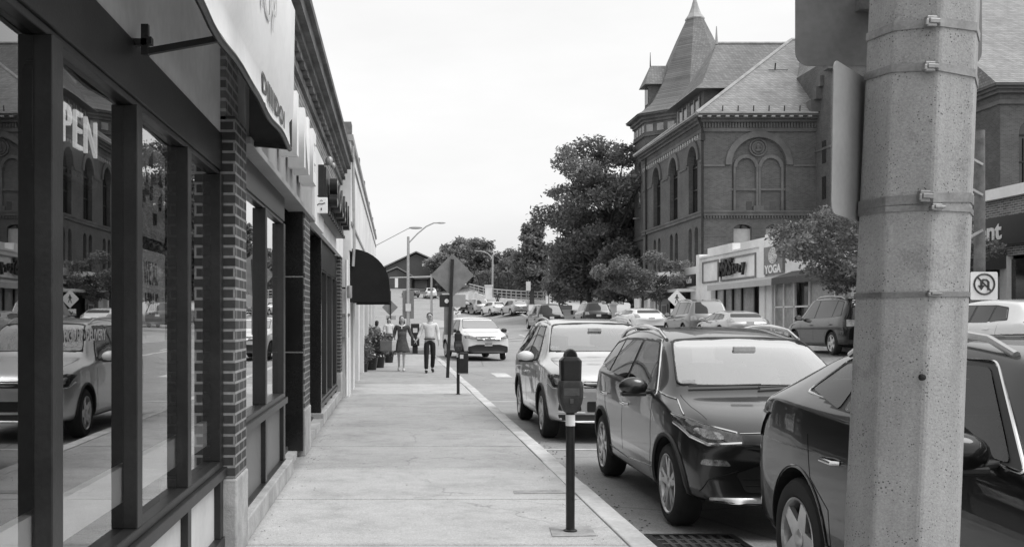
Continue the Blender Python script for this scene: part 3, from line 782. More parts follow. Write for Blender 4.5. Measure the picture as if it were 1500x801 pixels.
# graffiti-ish bolt hole
mb = LB(); mb.lathe([(0,-.012),(.008,-.01),(.010,0),(.007,.004)], (-.045,-.163,1.37), axis='y', n=10); mb.build('anchor_hole', K['rubber'], pole)
t = thing('traffic_sign', 'large dark sign back with rounded corners strapped high behind the concrete pole', 'sign', (1.55,3.25,2.6))
mb = MB(); mb.prism(rrect(1.262,1.852,2.33,3.3,.045), 'y', 3.235, 3.239); mb.build('panel', K['alusign'], t, bevel=.001)
for z in (2.5,2.9): mb = MB(); mb.box(1.45,1.7,3.2,3.235,z,z+.04); mb.build('bracket', K['strap'], t)
t = thing('parking_sign', 'tall narrow pale sign back at the side of the concrete pole', 'sign', (1.38,3.1,2.1))
mb = LB(); mb.prism(rrect(-.275,.0,0,.44,.03), 'y', -.001, .002); mb.build('panel', K['alusign2'], t, bevel=.0005)
t.location = (1.42,3.10,1.82); t.rotation_euler = (0,R(2.4),R(47))

# ------------------------------------------------------------------ parking meters
def meter(x, y, label, box=False):
    t = thing('parking_meter', label, 'parking meter', (x,y,0), group='parking meters along the kerb')
    mb = LB(); mb.cyl((0,0,0),(0,0,.86),.032,n=20); mb.lathe([(.05,0),(.05,.012),(.034,.02)], (0,0,.001), n=16); mb.build('post', K['blackm'], t, smoothed=True)
    mb = LB(); mb.cyl((0,0,.765),(0,0,.845),.0345,n=20); mb.build('band', K['signwhite'], t, smoothed=True)
    # housing: lower casting, face plate, upper head with dome
    def ring(w, d, z, c=.25): return [(-w,-d*(1-c),z),(-w*(1-c),-d,z),(w*(1-c),-d,z),(w,-d*(1-c),z),(w,d*(1-c),z),(w*(1-c),d,z),(-w*(1-c),d,z),(-w,d*(1-c),z)]
    def loft(rings):
        m = LB(); vs = []
        for r_ in rings: vs += r_
        m.add(vs, [(i*8+k, i*8+(k+1)%8, (i+1)*8+(k+1)%8, (i+1)*8+k) for i in range(len(rings)-1) for k in range(8)]+[tuple(range(7,-1,-1)), tuple(range((len(rings)-1)*8, len(rings)*8))]); return m
    loft([ring(.04,.04,.86),ring(.055,.05,.875),ring(.078,.06,.93),ring(.086,.064,.97),ring(.086,.064,1.05),ring(.076,.062,1.09)]).build('vault', K['meterg'], t, bevel=.004)
    loft([ring(.072,.058,1.09),ring(.073,.058,1.10),ring(.076,.06,1.235),ring(.05,.055,1.262)]).build('head', K['blackm'], t, bevel=.004)
    mb = LB(); pr = [(.046*math.cos(R(a)), 1.257+.062*math.sin(R(a))) for a in range(0,181,15)]
    mb.prism(pr, 'y', -.045, .045); mb.build('dome', K['meterg'], t, smoothed=True, bevel=.004)
    mb = LB(); pr = [(.034*math.cos(R(a)), 1.262+.045*math.sin(R(a))) for a in range(0,181,15)]
    mb.prism(pr, 'y', -.048, -.0455); mb.build('display_window', K['autoglass'], t)
    mb = LB(); mb.box(-.055,.055,-.066,-.0635,.985,1.04); mb.box(-.012,.012,-.068,-.0645,.93,.965); mb.lathe([(0,-.003),(.012,-.003),(.012,0)], (.04,-.0655,1.0), axis='y', n=10); mb.build('plate', K['disc'], t)
    if box:
        m2 = LB(); m2.box(.0,.20,-.10,.06,.44,.86); m2.build('newspaper_box', K['blackm'], t, bevel=.012)
        m2 = LB(); m2.box(.03,.10,-.106,-.101,.74,.82); m2.build('sticker', K['paper'], t)
        m2 = LB(); m2.box(-.01,.205,-.11,.07,.425,.44); m2.build('tray', K['galv'], t)
    return t
K['meterg'] = M('meter_grey_casting', .06, .5, .2, var=.2, scale=20, dirt=.3)
meter(1.26, 7.4, 'nearest dark parking meter with white band on its black post')
meter(1.27, 20.9, 'distant parking meter with a dark box fixed to its post', True)

# ------------------------------------------------------------------ sign post with diamond
def diamond(r, c, n=4, rc=.05):
    pts = [(0,-r),(r,0),(0,r),(-r,0)]; out = []
    for i in range(4):
        p0 = Vector(pts[i-1]); p = Vector(pts[i]); p1 = Vector(pts[(i+1)%4])
        a = p+(p0-p).normalized()*rc; b = p+(p1-p).normalized()*rc
        for k in range(n+1):
            t_ = k/n; q = a*(1-t_)**2+p*2*t_*(1-t_)+b*t_**2; out.append((q.x+c[0], q.y+c[1]))
    return out
t = thing('diamond_sign', 'back of a grey diamond warning sign on a leaning black post by the kerb', 'sign', (1.37,27,0))
mb = LB(); mb.bar((-.01,0,0),(.12,0,3.12),.085,.05,up=(0,1,0)); mb.build('post', K['blackm'], t)
mb = LB(); mb.prism(diamond(.575,(.12,2.70)), 'y', .04, .045); mb.build('panel', K['alusign'], t)
mb = LB(); mb.prism(rrect(-.22,.47,1.86,2.19,.02), 'y', .045, .05); mb.build('parking_panel', K['alusign2'], t)
mb = LB(); mb.prism(rrect(-.22,.13,1.865,2.185,.02), 'y', .038, .042); mb.build('dark_panel', K['frame2'], t)
mb = LB(); mb.prism(rrect(-.10,.15,1.13,1.86,.02), 'y', .045, .05); mb.build('lower_panel', K['alusign'], t)
mb = LB(); mb.prism([(-.03+.058*math.cos(R(a)), 2.02+.058*math.sin(R(a))) for a in range(0,360,20)], 'y', .030, .036); mb.build('reflector', K['signwhite'], t)

def street_lamp(name, x, y, h, arm, label, r=.09, z0=None, mat='galv', straight=False):
    z0 = H(x,y) if z0 is None else z0
    t = thing(name, label, 'street lamp', (x,y,z0), group='street lamps along the road')
    mb = LB(); mb.tube([(0,0,0),(0,0,h-z0)], [r, r*.65], 12); mb.build('post', K[mat], t, smoothed=True)
    ax, az = arm; sx = 1 if ax > 0 else -1
    ap = [(0,0,h-z0-.02),(ax*.9,0,h-z0+az*.95),(ax,0,h-z0+az)] if straight else None
    mb = LB(); mb.tube(ap or [(0,0,h-z0-.5),(ax*.3,0,h-z0+az*.2),(ax*.6,0,h-z0+az*.75),(ax*.85,0,h-z0+az),(ax,0,h-z0+az)], r*.35, 8); mb.build('arm', K[mat], t, smoothed=True)
    mb = LB(); mb.blob((ax+sx*.2,0,h-z0+az),(.34,.13,.07)); mb.build('lamp_head', K['galv'], t, smoothed=True)
    return t
l1 = street_lamp('street_lamp', .9, 75, 7.6, (2.2,1.0), 'grey street lamp with long curved arm behind the walking couple', r=.14)
mb = LB(); mb.box(-.42,.42,.15,.17,1.7-.7,3.45-.4); mb.build('sign_back', K['alusign'], l1)
mb = LB(); mb.box(-.2,.2,-.2,-.18,1.55,2.1); mb.build('notice', K['paper'], l1)
street_lamp('street_lamp', -1.08, 50.5, 5.15, (1.85,.9), 'street lamp whose thin arm reaches out past the white parapet', r=.055, z0=0, straight=True)
street_lamp('street_lamp', 13.5, 143, 10.6, (-2.0,.5), 'far grey street lamp by the bridge railing', r=.17)
street_lamp('street_lamp', 23.5, 92, 10.6, (-1.7,.0), 'street lamp half hidden by the big tree beside the hall', r=.10)
t = thing('flag_pole', 'thin plain pole standing right of the bridge railing', 'pole', (17.3,116,H(17.3,116)))
mb = LB(); mb.tube([(0,0,0),(0,0,7.6)], [.09,.06], 8); mb.build('shaft', K['galv'], t)
# traffic mast arm
t = thing('signal_mast', 'traffic signal mast arm crossing in front of the gabled brown building', 'traffic signal', (3.4,98,H(3.4,98)))
mb = LB(); mb.tube([(0,0,0),(0,0,4.8)], [.13,.1], 10); mb.build('post', K['galv'], t)
mb = LB(); mb.tube([(0,0,4.55),(-4.0,0,4.45)], [.08,.05], 8); mb.build('arm', K['galv'], t)
mb = LB(); mb.box(-3.5,-3.2,-.1,.1,3.5,4.4); mb.build('signal_head', K['signwhite'], t, bevel=.02)
mb = LB(); mb.box(-1.5,-.4,-.05,-.02,2.9,3.1); mb.build('street_name_plate', K['alusign'], t)
# small diamond beyond awning
t = thing('diamond_sign', 'small far diamond sign back standing just beyond the black awning', 'sign', (-.30,56,H(0,56)))
z = 2.2-H(0,56)
mb = LB(); mb.bar((0,0,0),(0,0,z+.9),.06,.05,up=(0,1,0)); mb.build('post', K['blackm'], t)
mb = LB(); mb.prism(diamond(.44,(-.03,z)), 'y', .04, .045); mb.build('panel', K['alusign'], t)
mb = LB(); mb.box(-.25,.3,.04,.045,z-.68,z-.46); mb.build('plate', K['alusign2'], t)

# pedestrian crossing sign
def ped(mbx, cx, cz, s, y0, y1):
    mbx.prism([(cx+.09*s*math.cos(R(a))+.02*s, cz+.42*s+.09*s*math.sin(R(a))) for a in range(0,360,30)], 'y', y0, y1)
    for poly in ([(-.1,.32),(.1,.32),(.08,-.02),(-.08,-.02)], [(-.1,.3),(-.26,.06),(-.2,.02),(-.06,.2)], [(.08,.3),(.26,.1),(.2,.05),(.06,.2)],
                 [(-.09,0),(.0,0),(-.12,-.45),(-.22,-.45)], [(0,0),(.09,0),(.24,-.42),(.14,-.45)]):
        mbx.prism([(cx+u*s, cz+v*s) for u,v in poly], 'y', y0-.001, y1)
def ped_sign(x, y, zc, r, label, arrow=True):
    t = thing('crossing_sign', label, 'sign', (x,y,H(x,y)+.13)); z = zc-H(x,y)-.13
    mb = LB(); mb.bar((0,0,0),(0,0,z+r*.8),.06,.05,up=(0,1,0)); mb.build('post', K['galv'], t)
    mb = LB(); mb.prism(diamond(r,(0,z),rc=.06), 'y', -.05, -.045); mb.build('panel', K['signwhite'], t)
    mb = LB(); ped(mb, 0, z, r*.95, -.056, -.051); mb.build('symbol', K['inkdark'], t)
    if arrow:
        mb = LB(); mb.box(-.32,.32,-.05,-.045,z-r-.36,z-r-.04); mb.build('arrow_plate', K['signwhite'], t)
        mb = LB(); mb.bar((.14,-.053,z-r-.1),(-.1,-.053,z-r-.28),.004,.07,up=(0,0,1)); mb.prism([(-.2,z-r-.32),(-.02,z-r-.31),(-.14,z-r-.16)], 'y', -.056, -.051); mb.build('arrow', K['inkdark'], t)
    return t
ped_sign(14.25, 52, 2.58, .47, 'pale diamond pedestrian crossing sign with arrow plate on the far sidewalk')
ped_sign(2.6+2.9, 92, 2.75, .42, 'tiny far pedestrian crossing sign on the traffic island')
t = thing('small_sign', 'small upright white sign on thin pole before the bridge railing', 'sign', (14.6,113,H(14.6,113)))
mb = LB(); mb.bar((0,0,0),(0,0,3.6),.06,.06,up=(0,1,0)); mb.build('post', K['galv'], t)
mb = LB(); mb.box(-.25,.25,-.06,-.04,2.4,3.4); mb.build('panel', K['signwhite'], t)

# utility pole with no-turn sign on the right
t = thing('utility_pole', 'grey brown wooden utility pole with braces across the street at far right', 'pole', (13.45,23.6,H(13.45,23.6)))
mb = LB(); mb.tube([(0,0,0),(0,0,5.4)], [.13,.11], 12); mb.build('shaft', K['wood'], t, smoothed=True)
mb = LB(); mb.bar((0,-.12,4.6),(-.9,-.12,5.1),.05,.05); mb.bar((0,-.12,3.9),(-.9,-.12,4.4),.05,.05); mb.bar((0,-.12,3.1),(-.7,-.12,2.7),.05,.05); mb.build('brace', K['galv'], t)
t = thing('no_turn_sign', 'white square no U-turn sign with crossed arrow on the utility pole', 'sign', (13.42,23.4,2.3))
mb = MB(); mb.prism(rrect(13.12,13.74,1.98,2.62,.04), 'y', 23.38, 23.39); mb.build('panel', K['signwhite'], t)
mb = MB(); c = (13.43,2.34)
mb.tube([(c[0]+.23*math.cos(R(a)),23.375,c[1]+.23*math.sin(R(a))) for a in range(0,360,15)], .022, 6, closed=True); mb.bar((c[0]-.16,23.372,c[1]+.16),(c[0]+.16,23.372,c[1]-.16),.01,.035)
mb.tube([(c[0]+.09,23.37,c[1]-.14),(c[0]+.09,23.37,c[1]+.05),(c[0]+.04,23.37,c[1]+.1),(c[0]-.03,23.37,c[1]+.1),(c[0]-.07,23.37,c[1]+.05),(c[0]-.07,23.37,c[1]-.03)], .025, 6)
mb.prism([(c[0]-.15,c[1]-.03),(c[0]+.01,c[1]-.03),(c[0]-.07,c[1]-.14)], 'y', 23.365, 23.375); mb.build('symbol', K['inkdark'], t)

# windblown bits along the kerb and wall foot
rs = random.Random(5); mb = MB()
for i in range(420):
    if rs.random() < .45: x, y = rs.uniform(-1.0,-.88)+rs.random()**3*.25, rs.uniform(5,26)
    elif rs.random() < .6: x, y = rs.uniform(1.35,1.56)-rs.random()**3*.3, rs.uniform(5.5,24)
    else: x, y = rs.uniform(-.9,1.5), rs.uniform(5.5,22)
    s_ = rs.uniform(.004,.013); a = rs.uniform(0,PI); c, d = math.cos(a)*s_, math.sin(a)*s_; z = .0035
    mb.add([(x-c,y-d,z),(x+d*.5,y-c*.5,z+.002),(x+c,y+d,z),(x-d*.5,y+c*.5,z+.003)], [(0,1,2,3)])
for i in range(160):
    x, y = rs.uniform(1.78,2.05), rs.uniform(6.5,14); s_ = rs.uniform(.008,.02); a = rs.uniform(0,PI); c, d = math.cos(a)*s_, math.sin(a)*s_; z = -.115
    mb.add([(x-c,y-d,z),(x+d*.5,y-c*.5,z+.004),(x+c,y+d,z),(x-d*.5,y+c*.5,z+.006)], [(0,1,2,3)])
o = mb.build('litter', K['bark']); o['kind'] = 'stuff'; tag(o, 'dry leaf crumbs and grit scattered along the kerb and wall foot', 'litter')
# ------------------------------------------------------------------ cars
def crom(pts, k=6):
    out = []; n = len(pts)
    for i in range(n):
        p0, p1, p2, p3 = (Vector(pts[(i+j-1) % n]) for j in range(4))
        for q in range(k):
            t = q/k
            out.append(tuple(.5*((2*p1)+(p2-p0)*t+(2*p0-5*p1+4*p2-p3)*t*t+(3*p1-p0-3*p2+p3)*t**3)))
    return out
def rpoly(pts, r=.04, n=4):
    out = []; m = len(pts)
    for i in range(m):
        p0 = Vector(pts[i-1]); p = Vector(pts[i]); p1 = Vector(pts[(i+1)%m])
        rr = min(r, (p0-p).length*.45, (p1-p).length*.45)
        a = p+(p0-p).normalized()*rr; b = p+(p1-p).normalized()*rr
        for k in range(n+1):
            t = k/n; q = a*(1-t)**2+p*2*t*(1-t)+b*t*t; out.append((q.x, q.y))
    return out
def interp(tab, y):
    if y <= tab[0][0]: return tab[0][1]
    for (a, u), (b, v) in zip(tab, tab[1:]):
        if y <= b: return u+(v-u)*(y-a)/(b-a)
    return tab[-1][1]

def make_car(name, label, S, pmat, loc, rz, detail=2, group=None, cat='car'):
    """local frame: front at y = 0 facing -Y, rear at y = L; origin shifted to the middle on the ground"""
    L, W, Hh = S['L'], S['W']/2, S['H']; zb = S.get('zb', .22); wr = S['wr']
    ya, yb = S['fo'], L-S['ro']
    t = thing(name, label, cat, loc, rz, group)
    nose, hood, cowl, wst, rt, rgb, tl = S['nose'], S['hood'], S['cowl'], S['wst'], S['rt'], S['rgb'], S['tail']
    belt = S['belt']      # [(y, z), ...]
    rw = S.get('rw', .70) # roof half width ratio
    st = []   # y, ztop, wscale, zshoulder, wtop, zedge
    st.append((0, nose-.13, .80, nose-.22, .66, nose-.15))
    st.append((.05, nose, .90, nose-.12, .74, nose-.02))
    st.append((hood[0], hood[1], .965, hood[1]-.09, .80, hood[1]-.02))
    for f in (.35, .7):
        y = hood[0]+(cowl[0]-hood[0])*f; z = hood[1]+(cowl[1]-hood[1])*f+.02*(1-f)
        st.append((y, z, .985+.015*f, z-.085, .82, z-.025))
    st.append((cowl[0]-.05, cowl[1]-.01, 1, interp(belt, cowl[0])-.02, .83, cowl[1]-.03))
    st.append((cowl[0]+.06, cowl[1]+.04, 1, interp(belt, cowl[0]), .83, cowl[1]+.0))
    for f in (.4, .75):
        y = cowl[0]+(wst[0]-cowl[0])*f; z = cowl[1]+(wst[1]-cowl[1])*(f+.04*math.sin(f*PI))
        st.append((y, z, 1, interp(belt, y), .83+(rw-.83)*f, z-.05*f-.01))
    st.append((wst[0]-.03, wst[1]-.012, 1, interp(belt, wst[0]), rw, wst[1]-.062))
    st.append((wst[0]+.12, wst[1]+.022, 1, interp(belt, wst[0]), rw, wst[1]-.045))
    pk = (wst[0]*.6+rt[0]*.4)
    st.append((pk, Hh, 1, interp(belt, pk), rw, Hh-.065))
    st.append(((pk+rt[0])/2, (Hh*.6+rt[1]*.4)+.01, 1, interp(belt, (pk+rt[0])/2), rw*.99, (Hh*.6+rt[1]*.4)-.06))
    st.append((rt[0]-.1, rt[1]+.012, .995, interp(belt, rt[0]), rw*.965, rt[1]-.055))
    st.append((rt[0], rt[1], .99, interp(belt, rt[0]), rw*.95, rt[1]-.06))
    for f in (.5,):
        y = rt[0]+(rgb[0]-rt[0])*f; z = rt[1]+(rgb[1]-rt[1])*f
        st.append((y, z, .975, interp(belt, y), rw*.95+(.78-rw*.95)*f, z-.04))
    st.append((rgb[0], rgb[1], .96, rgb[1]-.05, .80, rgb[1]-.02))
    st.append((tl[0], tl[1], .93, tl[1]-.1, .80, tl[1]-.03))
    st.append((L, tl[1]-.22, .84, tl[1]-.32, .70, tl[1]-.25))
    rings = []
    for (y, zt, ws, zs, wt, ze) in st:
        lift = 0
        if y < ya: lift = .06*(1-y/ya)
        if y > yb: lift = .10*((y-yb)/(L-yb))
        b = zb+lift; w = W*ws
        zm = b+(zs-b)*.5
        wtop = W*wt
        if wtop > w*.955: wtop = w*.955
        ze_ = max(ze, zs+.012)
        sh = S.get('sh', .965)
        rings.append([(0,b),(w*.80,b),(w*.955,b+.03),(w*.985,b+.14),(w,zm),(w*.992,zs-.16 if zs-.16 > zm+.03 else zm+.03),(w*sh,zs-.015),(w*(sh-.012),zs+.008),
                      ((w*(sh-.012)*.45+wtop*.55),zs+(ze_-zs)*.55+.004),(wtop,ze_),(wtop*.93,ze_+(zt-ze_)*.55),(wtop*.55,zt-.008),(0,zt)])
    n = len(rings[0]); bm = bmesh.new(); VR = []; VL = []
    def defo(x, y):
        f = S.get('cf', .26); a = abs(x)/W
        if y < .9: y += f*(a**2.6)*(1-y/.9)
        if y > L-.7: y -= S.get('cr', .16)*(a**2.6)*((y-(L-.7))/.7)
        return y
    for (y, *_), r in zip(st, rings):
        a = []; b = []
        for i, (x, z) in enumerate(r):
            v = bm.verts.new((x, defo(x,y)-L/2, z)); a.append(v)
            b.append(v if x == 0 else bm.verts.new((-x, defo(x,y)-L/2, z)))
        VR.append(a); VL.append(b)
    for j in range(len(st)-1):
        for V in (VR, VL):
            for i in range(n-1):
                q = [V[j][i], V[j][i+1], V[j+1][i+1], V[j+1][i]]
                bm.faces.new(q if V is VR else q[::-1])
    for j in (0, len(st)-1):
        for i in range(n-1):
            q = []
            for v in (VR[j][i], VR[j][i+1], VL[j][i+1], VL[j][i]):
                if v not in q: q.append(v)
            bm.faces.new(q if j == 0 else q[::-1])
    # bottom is open along x=0 seam? the two halves share centre verts
    bmesh.ops.recalc_face_normals(bm, faces=bm.faces)
    me = bpy.data.meshes.new('body'); bm.to_mesh(me); bm.free()
    me.materials.append(pmat); me.materials.append(K['under'])
    body = bpy.data.objects.new('body', me); link(body)
    sb = body.modifiers.new('s','SUBSURF'); sb.levels = detail; sb.render_levels = detail
    m1 = evaluated(body); body.modifiers.clear(); body.data = m1
    bvh = BVHTree.FromPolygons([v.co.copy() for v in m1.vertices], [list(p.vertices) for p in m1.polygons])
    # wheel wells
    cut = LB()
    R_ = wr+S.get('gap', .055)
    for yy in (ya, yb):
        for s in (-1, 1):
            xi, xo = s*(W-.36), s*(W+.2)
            cut.lathe([(0,xi),(R_,xi),(R_,xo),(0,xo)], (0, yy-L/2, wr), axis='x', n=36)
    co = cut.build('cut', [pmat, K['under']]); 
    bm = bmesh.new(); bm.from_mesh(co.data); bmesh.ops.remove_doubles(bm, verts=bm.verts, dist=1e-4)
    bmesh.ops.recalc_face_normals(bm, faces=bm.faces)
    for f in bm.faces: f.material_index = 1
    bm.to_mesh(co.data); bm.free()
    bo = body.modifiers.new('b','BOOLEAN'); bo.operation = 'DIFFERENCE'; bo.object = co; bo.solver = 'EXACT'
    m2 = evaluated(body); body.modifiers.clear(); body.data = m2; bpy.data.objects.remove(co)
    m2.name = 'body'
    if len(m2.materials) < 2: m2.materials.clear(); m2.materials.append(pmat); m2.materials.append(K['under'])
    m2.materials.append(K['black'])
    zc = S.get('clad', 0)
    for p in m2.polygons:
        if p.material_index == 0 and p.center.z < zb+.045+zc*.0: p.material_index = 2
        if zc and p.material_index == 0 and p.center.z < zb+zc: p.material_index = 2
    if S.get('interior'):
        def inside(p, poly):
            c = False
            for i in range(len(poly)):
                a, b = poly[i-1], poly[i]
                if (a[1] > p[1]) != (b[1] > p[1]) and p[0] < (b[0]-a[0])*(p[1]-a[1])/(b[1]-a[1])+a[0]: c = not c
            return c
        bm = bmesh.new(); bm.from_mesh(m2); kill = []
        for f in bm.faces:
            if f.material_index == 1 or f.calc_center_median().z < .9: continue
            n_ = f.normal; tests = []
            if abs(n_.x) > .45: tests = [([(v.co.y+L/2, v.co.z) for v in f.verts], q) for q in S['side']]
            elif n_.y < -.2 and f.calc_center_median().y < 0: tests = [([(v.co.x, v.co.z) for v in f.verts], S['ws'])]
            elif n_.y > .2 and f.calc_center_median().y > 0: tests = [([(v.co.x, v.co.z) for v in f.verts], S['rg'])]
            for pts_, q in tests:
                k_ = sum(inside(p_, q) for p_ in pts_)
                if k_ == len(pts_): kill.append(f); break
                if k_: f.material_index = 2
            if abs(n_.x) > .45 and f.is_valid and f not in kill and inside((f.calc_center_median().y+L/2, f.calc_center_median().z), S['pillar']): f.material_index = 2
        bmesh.ops.delete(bm, geom=kill, context='FACES'); bm.to_mesh(m2); bm.free()
        cx0 = cowl[0]; 
        it = LB(); it.box(-W+.14,W-.14,cx0+.05-L/2,L-.5-L/2,.40,.44); it.box(-W+.12,W-.12,cx0+.0-L/2,cx0+.5-L/2,.80,cowl[1]-.06); it.build('dashboard', K['trimin'], t, bevel=.02)
        for sy_ in (cx0+1.15, cx0+2.0):
            for s in (-1, 1):
                if sy_+.3 > L-.3: continue
                st_ = LB(); X_ = s*W*.42
                st_.hexa([(X_-.25,sy_-L/2-.45,.55),(X_+.25,sy_-L/2-.45,.55),(X_+.25,sy_-L/2,.55),(X_-.25,sy_-L/2,.55),(X_-.24,sy_-L/2-.45,.72),(X_+.24,sy_-L/2-.45,.72),(X_+.24,sy_-L/2,.68),(X_-.24,sy_-L/2,.68)])
                st_.hexa([(X_-.24,sy_-L/2-.08,.66),(X_+.24,sy_-L/2-.08,.66),(X_+.24,sy_-L/2+.06,.66),(X_-.24,sy_-L/2+.06,.66),(X_-.19,sy_-L/2+.10,1.20),(X_+.19,sy_-L/2+.10,1.20),(X_+.19,sy_-L/2+.20,1.20),(X_-.19,sy_-L/2+.20,1.20)])
                st_.box(X_-.13,X_+.13,sy_-L/2+.11,sy_-L/2+.20,1.23,1.40)
                st_.build('seat', K['seat'], t, bevel=.035)
        sw = LB(); sw.tube([(W*.42+.18*math.cos(R(a)), cx0+.62-L/2+.05*math.sin(R(a)), .98+.17*math.sin(R(a))) for a in range(0,360,20)], .014, 6, closed=True); sw.bar((W*.42-.17,cx0+.60-L/2,.97),(W*.42+.17,cx0+.60-L/2,.97),.03,.05); sw.build('steering_wheel', K['black'], t, smoothed=True)
        rv = LB(); rv.box(-.10,.10,wst[0]-.22-L/2,wst[0]-.19-L/2,wst[1]-.13,wst[1]-.075); rv.build('rear_view_mirror', K['seat'], t, bevel=.01)
    m2.shade_smooth()
    try: m2.set_sharp_from_angle(angle=R(40))
    except Exception: pass
    body.parent = t
    def hit(axis, sgn, u, v):
        if axis == 'x': o_, d = Vector((sgn*4, u-L/2, v)), Vector((-sgn,0,0))
        elif axis == 'y': o_, d = Vector((u, sgn*9, v)), Vector((0,-sgn,0))
        else: o_, d = Vector((u, v-L/2, 5)), Vector((0,0,-1))
        h, nn, _, _ = bvh.ray_cast(o_, d)
        if h is None:
            h, nn, _, _ = bvh.find_nearest(o_+d*(4-W if axis == 'x' else (9-L/2) if axis == 'y' else 3.8))
        if nn.dot(d) > 0: nn = -nn
        return h, nn, d
    def patch(nm, poly, axis, sgn, mat, off=.004, step=.09, parent=None, skirt=.014):
        bm = bmesh.new()
        f = bm.faces.new([bm.verts.new((u,v,0)) for u,v in poly])
        us = [p[0] for p in poly]; vs = [p[1] for p in poly]
        for ax, lo, hi in ((0,min(us),max(us)),(1,min(vs),max(vs))):
            k = max(1, int((hi-lo)/step))
            for i in range(1, k+1):
                c = [0,0,0]; c[ax] = lo+(hi-lo)*i/(k+1); no = [0,0,0]; no[ax] = 1
                bmesh.ops.bisect_plane(bm, geom=bm.verts[:]+bm.edges[:]+bm.faces[:], plane_co=c, plane_no=no)
        be = [e for e in bm.edges if len(e.link_faces) == 1]
        ds = {}
        for v in bm.verts:
            h, nn, d = hit(axis, sgn, v.co.x, v.co.y); v.co = h+nn*off; ds[v] = d
        bm.normal_update()
        if bm.faces and sum((f.normal.dot(ds[f.verts[0]]) for f in bm.faces)) > 0: bmesh.ops.reverse_faces(bm, faces=bm.faces)
        if skirt:
            ex = bmesh.ops.extrude_edge_only(bm, edges=be)
            dd = list(ds.values())[0]
            for v in [g for g in ex['geom'] if isinstance(g, bmesh.types.BMVert)]: v.co += dd*skirt
        me = bpy.data.meshes.new(nm); bm.to_mesh(me); bm.free(); me.materials.append(mat); me.shade_smooth()
        try: me.set_sharp_from_angle(angle=R(50))
        except Exception: pass
        o = bpy.data.objects.new(nm, me); link(o, parent or t); return o
    def line(nm, pts, axis, sgn, r, mat, closed=False, off=.0, parent=None, n=6, sub=5):
        pp = []
        m = len(pts)
        for i in range(m if closed else m-1):
            a = pts[i]; b = pts[(i+1)%m]; k = sub if len(pts) < 12 else 1
            for q in range(k): pp.append((a[0]+(b[0]-a[0])*q/k, a[1]+(b[1]-a[1])*q/k))
        if not closed: pp.append(pts[-1])
        P = []
        for u, v in pp:
            h, nn, d = hit(axis, sgn, u, v); P.append(h+nn*off)
        mb = LB(); mb.tube(P, r, n, closed=closed); return mb.build(nm, mat, parent or t, smoothed=True)
    # windows
    for s in (-1, 1):
        for poly in S['side']:
            patch('side_window', rpoly(poly, .035), 'x', s, K['cabglass' if S.get('interior') else 'autoglass'], off=.005)
        if S.get('pillar') and not S.get('interior'):
            patch('window_trim', rpoly(S['pillar'], .04), 'x', s, K['black'], off=.0025)
        if S.get('trim'):
            o_ = S.get('pillar'); line('chrome_trim', rpoly(o_, .05, 4), 'x', s, .008, K['chrome'], closed=True, off=.003)
        for ln in S.get('seams', []): line('door_seam', ln, 'x', s, .0035, K['under'], off=-.001, n=5)
        for (hy, hz) in S.get('handles', []):
            h, nn, d = hit('x', s, hy, hz)
            hb = LB(); hb.tube([h+nn*.0, h+Vector((s*.035,.02,0)), h+Vector((s*.038,.15,.004)), h+Vector((s*.0,.18,.004))], [.012,.013,.013,.010], 8); hb.build('door_handle', S.get('hmat', pmat), t, smoothed=True)
        # mirror
        if detail > 1 or S.get('mir'):
            my, mz = S['mirror']
            h, nn, d = hit('x', s, my, mz); c = h+Vector((s*.16,-.02,.045))
            m3 = LB(); m3.blob(c, (.125,.07,.082), 16, 10); mo = m3.build('mirror', S.get('mmat', pmat), t, smoothed=True)
            m3 = LB(); m3.bar(h-Vector((s*.02,0,0)), c-Vector((s*.03,0,.06)), .05, .03); m3.box(min(c.x-.105,c.x+.105), max(c.x-.105,c.x+.105), c.y-.045, c.y+.045, c.z-.082, c.z-.05); m3.build('mirror_arm', K['black'], mo, bevel=.008)
            m3 = LB(); m3.prism([(c.x+.095*math.cos(R(a)), c.z+.058*math.sin(R(a))) for a in range(0,360,20)], 'y', c.y+.066, c.y+.072); m3.build('mirror_glass', K['alloy'], mo)
        if S.get('rails'):
            r0, r1 = S['rails']; pts = []
            for q in range(9):
                yy = r0+(r1-r0)*q/8; h, nn, d = hit('z', 1, s*W*(rw-.045), yy)
                pts.append(h+Vector((0,0,.045*min(1, math.sin(PI*q/8)*3)+.004)))
            m3 = LB(); m3.tube(pts, .018, 8); m3.build('roof_rail', S.get('rmat', K['chrome']), t, smoothed=True)
    patch('windscreen', rpoly(S['ws'], .05), 'y', -1, K['cabshield' if S.get('interior') else 'shield'], off=.006, step=.12)
    if S.get('wsurround') or detail > 1:
        line('windscreen_seal', rpoly(S['ws'], .05), 'y', -1, .011, K['black'], closed=True, off=.002)
    patch('rear_window', rpoly(S['rg'], .05), 'y', 1, K['cabglass' if S.get('interior') else 'autoglass'], off=.006, step=.12)
    for (nm, poly, mk, of) in S.get('front', []): patch(nm, rpoly(poly, .02), 'y', -1, K[mk], off=of, step=.05)
    for (nm, poly, mk, of) in S.get('frontsym', []):
        for s in (-1, 1): patch(nm, rpoly([(s*u, v) for u, v in poly], .02), 'y', -1, K[mk], off=of, step=.04)
    for (nm, pl_, r_, mk) in S.get('flines', []):
        for s in (-1, 1): line(nm, [(s*u, v) for u, v in pl_], 'y', -1, r_, K[mk], off=.004)
    for (nm, pl_, r_, mk) in S.get('fclines', []): line(nm, pl_, 'y', -1, r_, K[mk], off=.004)
    for (nm, poly, mk, of) in S.get('rear', []): patch(nm, rpoly(poly, .02), 'y', 1, K[mk], off=of, step=.06)
